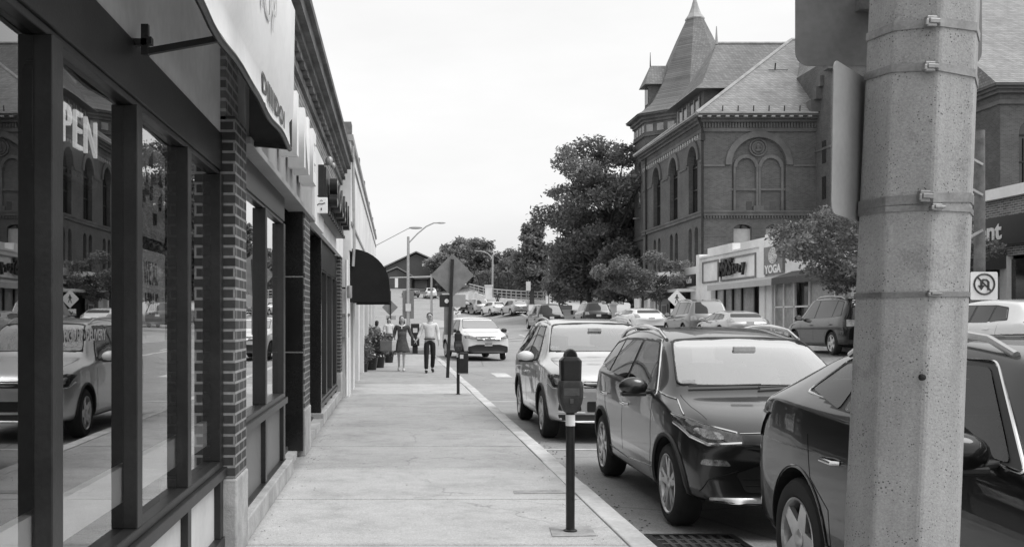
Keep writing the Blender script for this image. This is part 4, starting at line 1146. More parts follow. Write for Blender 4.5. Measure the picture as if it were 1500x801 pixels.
    for (nm, poly, mk, of) in S.get('rearsym', []):
        for s in (-1, 1): patch(nm, rpoly([(s*u, v) for u, v in poly], .02), 'y', 1, K[mk], off=of, step=.05)
    for (nm, pl_, r_, mk) in S.get('slines', []):
        for s in (-1, 1): line(nm, pl_, 'x', s, r_, K[mk], off=.002)
    for (nm, pl_, r_, mk) in S.get('tlines', []):
        for s in (-1, 1): line(nm, [(s*u, v) for u, v in pl_], 'z', 1, r_, K[mk], off=-.001)
    # wheel arches
    for s in (-1, 1):
        for yy in (ya, yb):
            pts = []
            for a in range(-18, 199, 9):
                u = yy+(R_+.012)*math.cos(R(a)); v = wr+(R_+.012)*math.sin(R(a))
                if v < zb+.03: continue
                h, nn, d = hit('x', s, u, v); pts.append(h+Vector((s*.002,0,0)))
            m3 = LB(); m3.tube(pts, S.get('archr', .012), 6); m3.build('wheel_arch', K['black'] if S.get('archblack', True) else pmat, t, smoothed=True)
    # wheels
    for yy in (ya, yb):
        for s in (-1, 1):
            xo = s*(W-.015); wdt = .215
            wh = bpy.data.objects.new('wheel', None); link(wh, t); wh.location = (xo, yy-L/2, wr)
            wh.rotation_euler = (random.uniform(0,1.2), 0, S.get('steer', 0) if yy == ya else 0)
            r = wr; rim = r*S.get('rimr', .68)
            tm = LB(); tm.lathe([(rim-.01,-s*wdt),(rim+.02,-s*wdt),(r-.03,-s*(wdt-.005)),(r-.008,-s*(wdt-.03)),(r,-s*(wdt-.06)),(r,-s*.06),(r-.008,-s*.03),(r-.03,-s*.005),(rim+.03,s*.004),(rim,-s*.008),(rim-.015,-s*.03),(rim-.02,-s*.12)], n=40, axis='x')
            tm.build('tyre', K['rubber'], wh, smoothed=True)
            rm = LB(); rm.lathe([(rim+.003,-s*.002),(rim-.008,s*.001),(rim-.018,-s*.012),(rim-.028,-s*.06),(rim-.03,-s*.15)], n=40, axis='x')
            ns = S.get('spokes', 5)
            for k in range(ns):
                a0 = 2*PI*k/ns
                for da in ((-.16,.16) if S.get('dbl') else (0,)):
                    a1 = a0+da*1.35; a2 = a0+da*.35; wd = .020 if S.get('dbl') else .05
                    pi = Vector((-s*.018, .05*math.cos(a2), .05*math.sin(a2))); po = Vector((-s*.012, (rim-.012)*math.cos(a1), (rim-.012)*math.sin(a1)))
                    tz = Vector((0, -math.sin(a1), math.cos(a1))); th = Vector((-s*.03,0,0))
                    w0, w1 = wd*1.25, wd*.8
                    rm.hexa([pi-tz*w0, pi+tz*w0, po+tz*w1, po-tz*w1, pi-tz*w0+th, pi+tz*w0+th, po+tz*w1+th, po-tz*w1+th])
            rm.lathe([(0,-s*.004),(.03,-s*.004),(.055,-s*.012),(.06,-s*.04)], n=20, axis='x')
            rm.build('rim', K[S.get('rimmat', 'alloy')], wh, smoothed=False)
            dm = LB(); dm.lathe([(0,-s*.085),(rim*.78,-s*.085),(rim*.78,-s*.1),(0,-s*.1)], n=28, axis='x'); dm.build('brake_disc', K['disc'], wh)
    if S.get('plate_f'):
        px, pz = S['plate_f']
        h, nn, d = hit('y', -1, px, pz); m3 = LB(); m3.box(px-.15, px+.15, h.y-.018, h.y-.004, pz-.075, pz+.075); po = m3.build('number_plate', K['paper'], t, bevel=.004)
        m3 = LB()
        for i in range(6): m3.box(px-.125+i*.044, px-.10+i*.044, h.y-.0205, h.y-.0185, pz-.03, pz+.03)
        m3.build('plate_digits', K['frame'], po)
    if S.get('plate_r'):
        px, pz = S['plate_r']
        h, nn, d = hit('y', 1, px, pz); m3 = LB(); m3.box(px-.15, px+.15, h.y+.004, h.y+.018, pz-.075, pz+.075); m3.build('number_plate', K['paper'], t)
    t['L'] = L
    del t['L']
    return t, hit

def spec(L, W, Hh, wb, fo, wr=.345, nose=.80, hood=(.22,.92), cowl=(1.10,1.06), wst=(1.78,0), rt=(0,0), rgb=(0,0), tail=(0,0), b0=1.0, b1=1.08, zb=.22, **k):
    wst = (wst[0], wst[1] or Hh-.075); rt = (rt[0] or L-.48, rt[1] or Hh-.09); rgb = (rgb[0] or L-.12, rgb[1] or 1.08); tail = (tail[0] or L-.03, tail[1] or .95)
    S = dict(L=L, W=W, H=Hh, fo=fo, ro=L-fo-wb, wr=wr, nose=nose, hood=hood, cowl=cowl, wst=wst, rt=rt, rgb=rgb, tail=tail, zb=zb)
    S['belt'] = [(0,b0-.03),(cowl[0],b0),(L,b1)]
    W2 = W/2
    zc = cowl[1]
    S['ws'] = [(-W2*.79,zc+.075),(W2*.79,zc+.075),(W2*.655,wst[1]-.03),(W2*.3,wst[1]-.008),(-W2*.3,wst[1]-.008),(-W2*.655,wst[1]-.03)]
    S['rg'] = [(-W2*.68,rgb[1]+.05),(W2*.68,rgb[1]+.05),(W2*.58,rt[1]-.05),(-W2*.58,rt[1]-.05)]
    ze = Hh-.15
    bz = lambda y: interp(S['belt'], y)+.045
    y0, y1 = cowl[0]+.42, wst[0]+.18; ym = wst[0]+.66; ye = rt[0]-.62; yr = rt[0]-.02
    S['side'] = [[(y0,bz(y0)),(ym-.03,bz(ym)),(ym-.03,ze),(y1,ze-.01)], [(ym+.05,bz(ym)),(ye,bz(ye)),(ye-.02,ze-.01),(ym+.05,ze)],
                 [(ye+.06,bz(ye)),(yr-.05,bz(yr)+.05),(yr-.22,ze-.06),(ye+.04,ze-.015)]]
    S['pillar'] = [(y0-.12,bz(y0)-.025),(yr-.0,bz(yr)+.03),(yr-.2,ze-.035),(ye,ze+.012),(y1-.02,ze+.018)]
    S['mirror'] = (y0+.08, bz(y0)-.01)
    yf = fo+wr+.09
    S['seams'] = [[(yf+.14,.30),(yf+.06,.6),(yf+.10,.95)], [(ym+.01,.28),(ym+.01,.98)], [(L-S['ro']-wr-.12,.34),(L-S['ro']-wr-.10,.62),(L-S['ro']-.22,.76),(L-S['ro']-.16,1.0)]]
    S['handles'] = [(ym-.24,.86),(ye-.08,.89)]
    S['rearsym'] = [('tail_lamp', [(W2*.62,.86),(W2*.90,.84),(W2*.88,1.04),(W2*.66,1.02)], 'tail', .008)]
    S['rear'] = [('rear_bumper', [(-W2*.8,.30),(W2*.8,.30),(W2*.84,.46),(-W2*.84,.46)], 'black', .006)]
    S['frontsym'] = [('headlight', [(W2*.52,nose-.12),(W2*.86,nose-.10),(W2*.90,nose+.02),(W2*.58,nose-.02)], 'lampglass', .006)]
    S['front'] = [('grille', [(-W2*.48,nose-.12),(W2*.48,nose-.12),(W2*.5,nose-.02),(-W2*.5,nose-.02)], 'black', .005), ('air_intake', [(-W2*.5,.32),(W2*.5,.32),(W2*.56,.46),(-W2*.56,.46)], 'black', .005)]
    S['tlines'] = [[ 'bonnet_seam', [(W2*.76,.40),(W2*.80,.7),(W2*.80,1.0)], .003, 'under']]
    S['plate_r'] = (0,.80)
    S.update(k); return S

# ---- the dark hatchback in the middle
S = spec(4.17, 1.77, 1.60, 2.60, .82, wr=.330, nose=.80, hood=(.26,.90), cowl=(.98,1.03), wst=(1.74,1.49), rt=(3.80,1.50), rgb=(4.02,1.10), tail=(4.12,.95), b0=.97, b1=1.12, rw=.72, cf=.34, cr=.22,
         interior=True, rmat=K['chrome'], rails=(1.85,3.65), trim=True, dbl=True, spokes=5, rimmat='alloy', rimr=.72, hmat=K['chrome'], archr=.02)
W2 = .885
S['frontsym'] = [('headlight', [(W2*.56,.735),(W2*.80,.72),(W2*.955,.83),(W2*.955,.895),(W2*.80,.845),(W2*.58,.80)], 'lampdark', .007),
                 ('headlight_lens', [(W2*.68,.755),(W2*.80,.75),(W2*.88,.80),(W2*.84,.825),(W2*.70,.795)], 'lampglass', .010),
                 ('fog_lamp', [(W2*.62,.555),(W2*.86,.56),(W2*.84,.605),(W2*.66,.60)], 'lampglass', .006)]
S['flines'] = [('headlight_chrome', [(W2*.56,.735),(W2*.80,.715),(W2*.90,.76),(W2*.958,.84)], .014, 'chrome'), ('headlight_chrome', [(W2*.58,.805),(W2*.80,.85),(W2*.95,.90)], .010, 'chrome'),
               ('bumper_seam', [(W2*.56,.52),(W2*.80,.45),(W2*.86,.36)], .004, 'under')]
S['front'] = [('grille', [(-W2*.54,.70),(W2*.54,.70),(W2*.55,.79),(-W2*.55,.79)], 'black', .004), ('air_intake', [(-W2*.50,.36),(W2*.50,.36),(W2*.58,.50),(W2*.40,.56),(-W2*.40,.56),(-W2*.58,.50)], 'black', .004),
              ('lower_trim', [(-W2*.78,.285),(W2*.78,.285),(W2*.80,.32),(-W2*.80,.32)], 'alloy', .006)]
S['fclines'] = [('intake_slat', [(-W2*.5,.41),(W2*.5,.41)], .006, 'under'), ('intake_slat', [(-W2*.52,.46),(W2*.52,.46)], .006, 'under'), ('bonnet_edge', [(-W2*.56,.80),(0,.825),(W2*.56,.80)], .004, 'chrome')]
S['slines'] = [('sill_chrome', [(1.30,.40),(2.2,.36),(3.0,.38)], .007, 'chrome'), ('fender_chrome', [(.62,.90),(.95,1.0),(1.35,1.045)], .008, 'chrome')]
car, hit = make_car('parked_car', 'dark charcoal hatchback with double spoke rims parked in the middle of the row', S, P_bolt, (2.16+.885+.01, 7.45+2.085, -.12), 0, 3, 'cars parked along the near kerb')
mb = LB()
for (x0,z0,x1,z1) in ((-.05,1.075,.55,1.10),(-.62,1.08,-.02,1.095)):
    P = []
    for q in range(7):
        h, nn, d = hit('y', -1, x0+(x1-x0)*q/6, z0+(z1-z0)*q/6); P.append(h+nn*.02)
    mb.tube(P, .008, 6)
mb.build('wiper', K['black'], car)
mb = LB(); h, nn, d = hit('y', -1, -.60, 1.13); mb.box(-.655,-.545,h.y-.020,h.y-.014,1.11,1.145); mb.build('sticker', K['paper'], car)

# ---- pale suv
S = spec(4.43, 1.81, 1.69, 2.60, .87, wr=.345, nose=.90, hood=(.24,1.00), cowl=(1.12,1.12), wst=(1.78,1.60), rt=(4.0,1.58), rgb=(4.30,1.14), tail=(4.38,1.0), b0=1.02, b1=1.10, rw=.72, cf=.22, cr=.12,
         interior=True, rails=(1.9,3.9), rmat=K['alloy'], spokes=5, rimmat='alloy', clad=.06, mmat=P_white, hmat=K['chrome'], archr=.02)
W2 = .905
S['frontsym'] = [('headlight', [(W2*.50,.735),(W2*.90,.745),(W2*.95,.90),(W2*.86,.915),(W2*.50,.83)], 'lampdark', .007), ('headlight_lens', [(W2*.56,.76),(W2*.68,.76),(W2*.69,.83),(W2*.57,.82)], 'lampglass', .011),
                 ('headlight_lens', [(W2*.74,.77),(W2*.87,.78),(W2*.88,.87),(W2*.75,.85)], 'lampglass', .011),
                 ('side_intake', [(W2*.50,.435),(W2*.84,.44),(W2*.82,.545),(W2*.52,.55)], 'black', .004)]
S['flines'] = [('headlight_trim', [(W2*.50,.725),(W2*.90,.735),(W2*.95,.80)], .008, 'chrome'), ('bumper_line', [(W2*.45,.62),(W2*.88,.63)], .006, 'alloy'), ('bumper_line', [(W2*.45,.41),(W2*.85,.415)], .010, 'alloy')]
S['front'] = [('grille', [(-W2*.48,.74),(W2*.48,.74),(W2*.48,.83),(-W2*.48,.83)], 'black', .004), ('air_intake', [(-W2*.42,.42),(W2*.42,.42),(W2*.42,.56),(-W2*.42,.56)], 'black', .004), ('lower_lip', [(-W2*.8,.27),(W2*.8,.27),(W2*.84,.385),(-W2*.84,.385)], 'black', .004)]
S['fclines'] = [('grille_bar', [(-W2*.48,.765),(W2*.48,.765)], .008, 'chrome'), ('grille_bar', [(-W2*.48,.81),(W2*.48,.81)], .008, 'chrome')]
car, hit = make_car('parked_car', 'pale silver compact SUV with roof rails parked behind the dark hatchback', S, P_tig, (2.02+.905, 13.5+2.215, -.12), 0, 3, 'cars parked along the near kerb')
mb = LB(); h, nn, d = hit('y', -1, -.62, 1.25); mb.box(-.68,-.57,h.y-.016,h.y-.010,1.225,1.265); mb.build('sticker', K['paper'], car)

# ---- dark suv in the foreground
S = spec(4.77, 1.88, 1.60, 2.74, .98, wr=.365, nose=.88, hood=(.26,.98), cowl=(1.30,1.10), wst=(2.0,1.52), rt=(3.82,1.48), rgb=(4.58,1.20), tail=(4.72,1.04), b0=1.02, b1=1.20, interior=True, rw=.70, cf=.28, cr=.30,
         rails=(2.1,3.7), rmat=K['alloy'], spokes=5, rimmat='alloy', rimr=.66, trim=True, hmat=K['chrome'], archr=.007, archblack=False)
W2 = .94
S['rearsym'] = [('tail_lamp', [(W2*.60,.96),(W2*.99,.90),(W2*1.0,1.06),(W2*.62,1.08)], 'tail', .012)]
S['slines'] = [('sill_chrome', [(1.5,.42),(2.4,.40),(3.3,.42)], .008, 'chrome')]
car, hit = make_car('parked_car', 'black SUV cut off by the concrete pole, rear wheel nearest the gutter drain', S, P_lex, (2.33+.94, 7.05-2.385, -.12), 0, 3, 'cars parked along the near kerb')

# ---- white crossover coming head on
S = spec(4.53, 1.82, 1.66, 2.62, .93, wr=.345, nose=.92, hood=(.26,1.0), cowl=(1.12,1.12), wst=(1.86,1.58), rt=(3.95,1.56), rgb=(4.36,1.12), tail=(4.46,1.0), b0=1.03, b1=1.12, rw=.70, cf=.28, clad=.14, steer=-.35, mmat=K['black'], mir=1)
W2 = .91
S['frontsym'] = [('headlight', [(W2*.50,.80),(W2*.92,.83),(W2*.93,.95),(W2*.80,.95),(W2*.50,.86)], 'lampglass', .008)]
S['front'] = [('grille', [(-W2*.48,.74),(W2*.48,.74),(W2*.56,.90),(-W2*.56,.90)], 'black', .004), ('lower_bumper', [(-W2*.86,.30),(W2*.86,.30),(W2*.84,.52),(W2*.5,.60),(-W2*.5,.60),(-W2*.84,.52)], 'black', .005)]
S['fclines'] = [('grille_bar', [(-W2*.52,.87),(0,.83),(W2*.52,.87)], .012, 'chrome'), ('grille_bar', [(-W2*.50,.82),(0,.78),(W2*.50,.82)], .012, 'chrome'), ('grille_bar', [(-W2*.50,.77),(0,.74),(W2*.50,.77)], .012, 'chrome')]
S['plate_f'] = (0,.62)
car, hit = make_car('oncoming_car', 'white crossover facing the camera just past the leaning sign post', S, P_white, (3.12, 38.4+2.26, H(3.2,41)), R(10), 2)
h, nn, d = hit('y', -1, 0, .83)
lettering('H', .17, .008, K['chrome'], 'badge', car, Matrix.Translation((0,h.y-.03,.83))@Matrix.Rotation(R(90),4,'X'), bold=.004, world=False)

# ---- far cars
def far(label, x, y, rz, p, L=4.6, W=1.84, Hh=1.68, rails=None, name='car', z=None, **k):
    S = spec(L, W, Hh, L*.585, L*.2, rails=rails, **k)
    return make_car(name, label, S, p, (x, y, H(x,y) if z is None else z), rz, 2 if y < 60 else 1)[0]
far('tan SUV with roof rails parked before the pale awning shop', 13.3, 45.5, PI, P_tan, 4.7, 1.88, 1.76, rails=(2.0,4.0), rmat=K['alloy'])
far('dark SUV parked beneath the leafy street tree across the road', 13.7, 31.4, PI, P_black, 4.75, 1.9, 1.75, rails=(2.0,4.0), rmat=K['alloy'])
far('low silver sedan showing between the tan and dark SUVs', 13.2, 40.3, PI, P_silver, 4.4, 1.76, 1.32, rt=(3.6,1.23), rgb=(4.05,.99), nose=.74, hood=(.22,.84), cowl=(1.1,.94), tail=(0,.88), b0=.86, b1=.91, wst=(1.85,1.24))
far('white sedan parked beside the crossing sign', 12.7, 53.5, PI+R(3), P_white, 4.5, 1.78, 1.38, rt=(3.65,1.29), rgb=(4.15,1.03), tail=(0,.92), b0=.95, b1=1.0)
far('black SUV seen from behind driving up past the plaza', 10.3, 71, PI+R(4), P_black, 4.7, 1.9, 1.78)
far('dark SUV seen from behind farther right along the kerb', 13.2, 69, PI, P_bolt, 4.7, 1.9, 1.75, rails=(2,4))
far('silver SUV at the uphill bend, lowest and nearest of its pale cars', 12.9, 112, PI+R(14), P_silver, 4.5, 1.85, 1.70)
far('white hatchback at the uphill bend, just ahead of the nearest silver SUV', 11.2, 118, PI+R(16), P_white, 4.4, 1.82, 1.60)
far('pale van like SUV ahead of the white hatchback', 9.9, 124, PI+R(10), P_silver, 4.7, 1.9, 1.85)
far('dark car behind the crossing sign on the island', 8.0, 128, PI+R(10), P_black, 4.6, 1.85, 1.6)
far('white SUV climbing the hill in front of the gabled brown building', 5.5, 166, PI+R(4), P_white, 4.6, 1.9, 1.72)
far('dark car left of the white SUV on the hill', 2.4, 168, PI+R(20), P_black, 4.5, 1.85, 1.5)
far('dark car parked across the street at the far right edge', 13.6, 25.4, PI, P_black, 4.5, 1.8, 1.45, rt=(3.7,1.36), rgb=(4.2,1.05), b0=.92, b1=.97)
far('white sedan across the street behind the black foreground SUV', 12.4, 20.8, PI, P_white, 4.6, 1.8, 1.50, rt=(3.7,1.42), rgb=(4.25,1.08), b0=.95, b1=1.0)

# ------------------------------------------------------------------ the brick hall
hall = thing('brick_hall', 'large ornate brick hall with arched windows, slate roofs and pointed corner tower', 'building', (30,78,0))
def arch(c, z0, zs, r, n=14, k=1.0):
    return [(c-r,z0),(c+r,z0)]+[(c+r*math.cos(PI*i/n), zs+k*r*math.sin(PI*i/n)) for i in range(n+1)]
X0, Y0, EZ = 21.0, 70.0, 15.5
mb = MB(); mb.box(X0, 60, Y0, 87, 0, EZ-.3); mb.box(28.7, 36, 67.6, 80, 0, 18.8)
mb.box(36, 62, 61, 75, 0, EZ-.3)
wall = mb.build('wall', [K['brick_hall'], K['stone_hall']], hall)
wm = wall.data; 
# recess cutters
cut = MB(); glass = []
for c in (72.35, 77.4, 82.4):
    cut.prism(arch(c, 8.95, 12.6, 1.12), 'x', X0-.5, X0+.45); glass.append(('x', arch(c, 8.95, 12.6, 1.13), X0+.38, X0+.42))
for c in (71.6,73.1,76.7,78.1,81.7,83.1,86.0):
    if c != 86.0 or True: cut.prism(arch(c, 4.6, 7.6, .42), 'x', X0-.5, X0+.4); glass.append(('x', arch(c, 4.6, 7.6, .43), X0+.33, X0+.37))
for c in (23.2+.5, 25.7+.2):
    cut.prism(arch(c, 4.4, 7.75, .62, k=.45), 'y', Y0-.5, Y0+.4); glass.append(('y', arch(c, 4.4, 7.75, .63, k=.45), Y0+.33, Y0+.37))
cut.prism(arch(24.8, 8.95, 12.1, 1.85), 'y', Y0-.5, Y0+.16)
for c in (38,41,44.5,48,51.5,55): cut.prism(arch(c, 9.2, 12.6, .9), 'y', 60.5, 61.4); glass.append(('y', arch(c, 9.2, 12.6, .91), 61.33, 61.37))
for c in (38,41,44.5,48,51.5,55): cut.prism(arch(c, 4.6, 7.5, .7), 'y', 60.5, 61.4); glass.append(('y', arch(c, 4.6, 7.5, .71), 61.33, 61.37))
co = cut.build('cut', K['brick_hall'], hall)
bo = wall.modifiers.new('b','BOOLEAN'); bo.operation = 'DIFFERENCE'; bo.object = co; bo.solver = 'EXACT'; bo.use_self = True
wn = evaluated(wall); wall.modifiers.clear(); wall.data = wn; bpy.data.objects.remove(co)
for (ax, pl, a, b) in glass:
    g = MB(); g.prism(pl, ax, a, b); wo = g.build('window', K['winglass'], hall)
    us = [p[0] for p in pl]; vs = [p[1] for p in pl]; cu = (min(us)+max(us))/2; u0, u1, v0, v1 = min(us)+.02, max(us)-.02, min(vs), max(vs)-.05
    m3 = MB(); wd = u1-u0
    def bx(m, ua, ub, va, vb, d):
        if ax == 'x': m.box(a-d, a-.005, ua, ub, va, vb)
        else: m.box(ua, ub, a-d, a-.005, va, vb)
    bx(m3, cu-.06, cu+.06, v0, v1, .09)
    if wd > 1.7:
        for q in (.25,.75): bx(m3, u0+wd*q-.03, u0+wd*q+.03, v0, v1-1.1, .06)
        bx(m3, u0, u1, v0+1.7, v0+1.8, .08); bx(m3, u0, u1, v0+3.3, v0+3.42, .08)
    else: bx(m3, u0, u1, v0+1.5, v0+1.58, .07)
    bx(m3, u0-.02, u0+.06, v0, v1-wd/2, .07); bx(m3, u1-.06, u1+.02, v0, v1-wd/2, .07)
    m3.build('frame', K['frame'], wo)
for c in (23.7, 25.9): mb = MB(); mb.box(c-.6,c+.6,Y0+.22,Y0+.25,6.55,7.75); mb.build('blind', K['blind'], hall)
def archband(mb, c, zs, r0, r1, ax, a, b, n=16, mi=0, k=1.0):
    for i in range(n):
        t0, t1 = PI*i/n, PI*(i+1)/n
        q = [(c+r0*math.cos(t0), zs+k*r0*math.sin(t0)),(c+r1*math.cos(t0), zs+k*r1*math.sin(t0)),(c+r1*math.cos(t1), zs+k*r1*math.sin(t1)),(c+r0*math.cos(t1), zs+k*r0*math.sin(t1))]
        mb.prism(q, ax, a, b, mi)
for c in (72.35,77.4,82.4): mb = MB(); archband(mb, c, 12.6, 1.14, 1.55, 'x', X0-.12, X0+.02); mb.build('arch_moulding', K['stone_hall'], hall)
mb = MB(); archband(mb, 24.8, 12.1, 1.88, 2.30, 'y', Y0-.13, Y0+.02); mb.build('arch_moulding', K['stone_hall'], hall); mb = MB()
for c in (23.95, 25.65): archband(mb, c, 11.95, .62, .86, 'y', Y0+.02, Y0+.17)
for c in (23.95, 25.65):
    mb.box(c-.86,c-.70,Y0+.03,Y0+.17,9.0,11.95); mb.box(c+.70,c+.86,Y0+.03,Y0+.17,9.0,11.95)
mb.box(24.45,25.15,Y0-.02,Y0+.17,8.95,9.3)
mb.lathe([(0,-.01),(.30,-.01),(.34,-.05),(.45,-.05),(.47,0)], (24.8,Y0+.12,13.3), axis='y', n=24); mb.lathe([(.50,.0),(.53,-.06),(.62,-.06),(.64,0)], (24.8,Y0+.12,13.3), axis='y', n=24)
mb.blob((24.8,Y0+.05,13.35),(.16,.1,.2)); mb.blob((24.8,Y0+.05,13.1),(.22,.1,.12))
mb.build('arch_moulding', K['stone_hall'], hall)
mb = MB()   # string courses
mb.box(X0-.14,28.7,Y0-.14,Y0+.02,8.62,8.92); mb.box(X0-.14,X0+.02,Y0+.02,87,8.62,8.92); mb.box(X0-.2,28.7,Y0-.2,Y0-.02,8.85,8.97); mb.box(X0-.2,X0-.02,Y0-.02,87,8.85,8.97)
i = 0
while i < 38: mb.box(X0+.05+i*.2,X0+.15+i*.2,Y0-.12,Y0,8.45,8.62); i += 1
mb.box(X0-.06,22.45,Y0-.07,Y0+.02,11.98,12.12); mb.box(27.15,28.7,Y0-.07,Y0+.02,11.98,12.12); mb.box(22.95,26.65,Y0+.06,Y0+.17,10.35,10.5)
for (a, b) in ((70,70.78),(73.92,75.82),(78.98,80.82),(83.98,87)): mb.box(X0-.07,X0+.02,a,b,12.35,12.5)
for z in (5.2,6.2,7.2): 
    for (a,b) in ((X0,23.05),(24.35,25.25),(26.55,28.7)): mb.box(a,b,Y0-.012,Y0+.02,z,z+.05)
mb.box(36,62,60.86,61.02,8.62,8.92); mb.box(35.86,36,60.86,67.6,8.62,8.92)
mb.build('string_course', K['stone_hall'], hall)
mb = MB()
for x in (24.0,25.62): mb.box(x,x+.38,Y0+.145,Y0+.17,9.0,9.62)
mb.build('vent', K['winglass'], hall)
mb = MB()   # cornice
def ringbox(mb, d, z0, z1, d2=None):
    mb.box(X0-d,28.7,Y0-d,Y0,z0,z1); mb.box(X0-d,X0,Y0,87.2,z0,z1)
    mb.box(36-d,62,61-d,61,z0,z1); mb.box(36-d,36,61,67.6,z0,z1)
ringbox(mb,.10,14.35,14.6); ringbox(mb,.22,15.0,15.2); ringbox(mb,.42,15.2,15.36); ringbox(mb,.62,15.36,15.52)
for i in range(40): 
    mb.box(X0-.03+i*.2,X0+.08+i*.2,Y0-.10,Y0,14.62,14.98)
for i in range(84): mb.box(X0-.10,X0,Y0+.1+i*.2,Y0+.21+i*.2,14.62,14.98)
mb.build('cornice', K['stone_hall'], hall)
mb = MB()   # pale modillion line + frieze tiles
for i in range(13): mb.box(X0-.5+i*.62,X0-.25+i*.62,Y0-.63,Y0-.3,15.27,15.36)
mb.build('modillions', K['copper'], hall)['kind'] = 'stuff'
mb = MB(); mb.box(X0-.04,X0-.01,Y0+.2,86.9,14.0,14.06)
for i in range(28): mb.box(X0-.13,X0-.02,Y0+.2+i*.6,Y0+.45+i*.6,14.05,14.3)
mb.build('frieze', K['copper'], hall)
mb = MB(); mb.tube([(X0-.5,Y0-.45,15.3),(X0-.15,Y0-.25,14.6),(X0-.12,Y0-.2,14.2),(X0-.12,Y0-.2,1)], .09, 8); mb.box(X0-.28,X0+.02,Y0-.38,Y0-.06,13.7,14.2); mb.tube([(X0-.15,85.5,15.0),(X0-.12,85.4,1)], .08, 8); mb.build('downpipe', K['frame'], hall)
# main roof
RX, RY, RZ = 30.3, 78.5, 22.95
ov = .65
mb = MB(); A = (X0-ov,Y0-ov,EZ); B = (62,Y0-ov,EZ); C = (62,87+ov,EZ); D = (X0-ov,87+ov,EZ); E = (RX,RY,RZ); F = (62,RY,RZ)
mb.add([A,B,C,D,E,F,(X0-ov,Y0-ov,EZ-.05),(62,87+ov,EZ-.05)], [(0,1,5,4),(3,4,5,2),(0,4,3),(0,3,2,1)])
rf = mb.build('roof', K['slate'], hall)
mb = MB(); mb.tube([A,E], .13, 6); mb.tube([D,E], .13, 6); mb.tube([E,F], .15, 6); mb.box(X0-ov,28.6,Y0-ov-.03,Y0-ov+.1,EZ+.0,EZ+.12); mb.build('hip_flashing', K['copper'], rf)
mb = MB()
for i in range(7): mb.cyl((X0+1.2+i*1.05,Y0-ov+.25,EZ+.1),(X0+1.2+i*1.05,Y0-ov+.2,EZ+.55),.04,n=6)
mb.cyl((27.5,74.3,19.6),(27.5,74.2,20.1),.05,n=6); mb.cyl((27.0,74.2,19.6),(28.4,74.2,19.6),.03,n=6)
mb.build('snow_guard', K['frame'], rf)
# front block roof at the right
mb = MB(); mb.add([(36-ov,61-ov,EZ),(63,61-ov,EZ),(63,75,EZ+11),(36-ov,75,EZ+11),(36-ov,75,EZ)], [(0,1,2,3),(0,3,4)]); mb.build('roof', K['slate'], hall)
# gabled centre block with kneelers
mb = MB(); mb.prism([(28.7,18.7),(36,18.7),(32.35,25.0)], 'y', 67.7, 80); mb.build('roof', K['slate'], hall)
mb = MB(); mb.prism([(28.6,18.7),(36.1,18.7),(32.35,25.6)], 'y', 67.35, 67.75); mb.build('gable_wall', K['brick_hall'], hall)
mb = MB(); mb.box(28.35,28.95,67.2,68.0,18.0,18.35); mb.box(28.2,28.95,67.2,68.1,18.35,18.8); mb.box(28.5,28.9,67.3,67.9,18.8,19.3); mb.prism([(28.3,19.1),(28.75,19.5),(28.75,18.9)],'y',67.2,67.9)
mb.box(28.1,28.75,69.3,70.1,15.6,16.4); mb.box(28.3,28.75,69.0,69.6,16.4,17.2); mb.box(28.45,28.75,68.7,69.2,17.2,17.9); mb.tube([(28.5,67.2,18.9),(32.35,67.2,25.7)], .18, 6); mb.tube([(36.2,67.2,18.9),(32.35,67.2,25.7)], .18, 6)
mb.box(28.62,28.7,67.55,70,12.9,13.05); mb.box(28.62,28.7,67.55,70,8.62,8.9); mb.build('kneeler', K['stone_hall'], hall)
mb = MB()
for z in (9.6, 12.0): mb = MB(); mb.box(28.66,28.69,68.3,68.9,z,z+1.5); mb.build('slit_window', K['winglass'], hall)
# dormer
dx0, dy0, dy1, dz0, dz1 = 22.6, 75.2, 82.6, 15.0, 18.4
mb = MB(); mb.box(dx0, 29, dy0, dy1, dz0, dz1); dw = mb.build('dormer_wall', K['brick_hall'], hall)
mb = MB(); o_ = .75
vs = [(dx0-o_,dy0-o_,dz1-.05),(31,dy0-o_,dz1-.05),(31,dy1+o_,dz1-.05),(dx0-o_,dy1+o_,dz1-.05),(24.8,78.9,22.75),(31,78.9,22.75),
      (dx0+.1,dy0+.3,dz1+1.0),(dx0+.1,dy1-.3,dz1+1.0)]
# flared lower skirt then steep hip
s1 = [(dx0-o_,dy0-o_,18.35),(31,dy0-o_,18.35),(31,dy1+o_,18.35),(dx0-o_,dy1+o_,18.35)]
s2 = [(dx0-.05,dy0+.15,18.95),(31,dy0+.15,18.95),(31,dy1-.15,18.95),(dx0-.05,dy1-.15,18.95)]
s3 = [(24.7,78.9,22.75),(31,78.9,22.75)]
mb.add(s1+s2+s3, [(0,1,5,4),(3,7,6,2),(0,4,7,3),(4,5,9,8),(7,8,9,6),(4,8,7),(0,3,2,1)])
dr = mb.build('dormer_roof', K['slate2'], hall)
mb = MB(); mb.tube([(24.7,78.9,22.8),(31,78.9,22.8)], .12, 6); mb.cyl((24.7,78.9,22.7),(24.7,78.9,24.1),.13,.03,8); mb.build('ridge_cap', K['copper'], dr)
mb = MB(); mb.box(dx0-.05,dx0-.01,76.1,78.6,15.7,18.0); mb.box(dx0-.05,dx0-.01,79.2,81.7,15.7,18.0); dg = mb.build('window', K['winglass'], hall)
mb = MB()
for a in (76.0,77.3,78.55,79.1,80.4,81.65): mb.box(dx0-.12,dx0-.05,a,a+.12,15.6,18.1)
mb.box(dx0-.12,dx0-.05,76.12,81.65,16.8,16.92); mb.build('frame', K['copper'], dg)
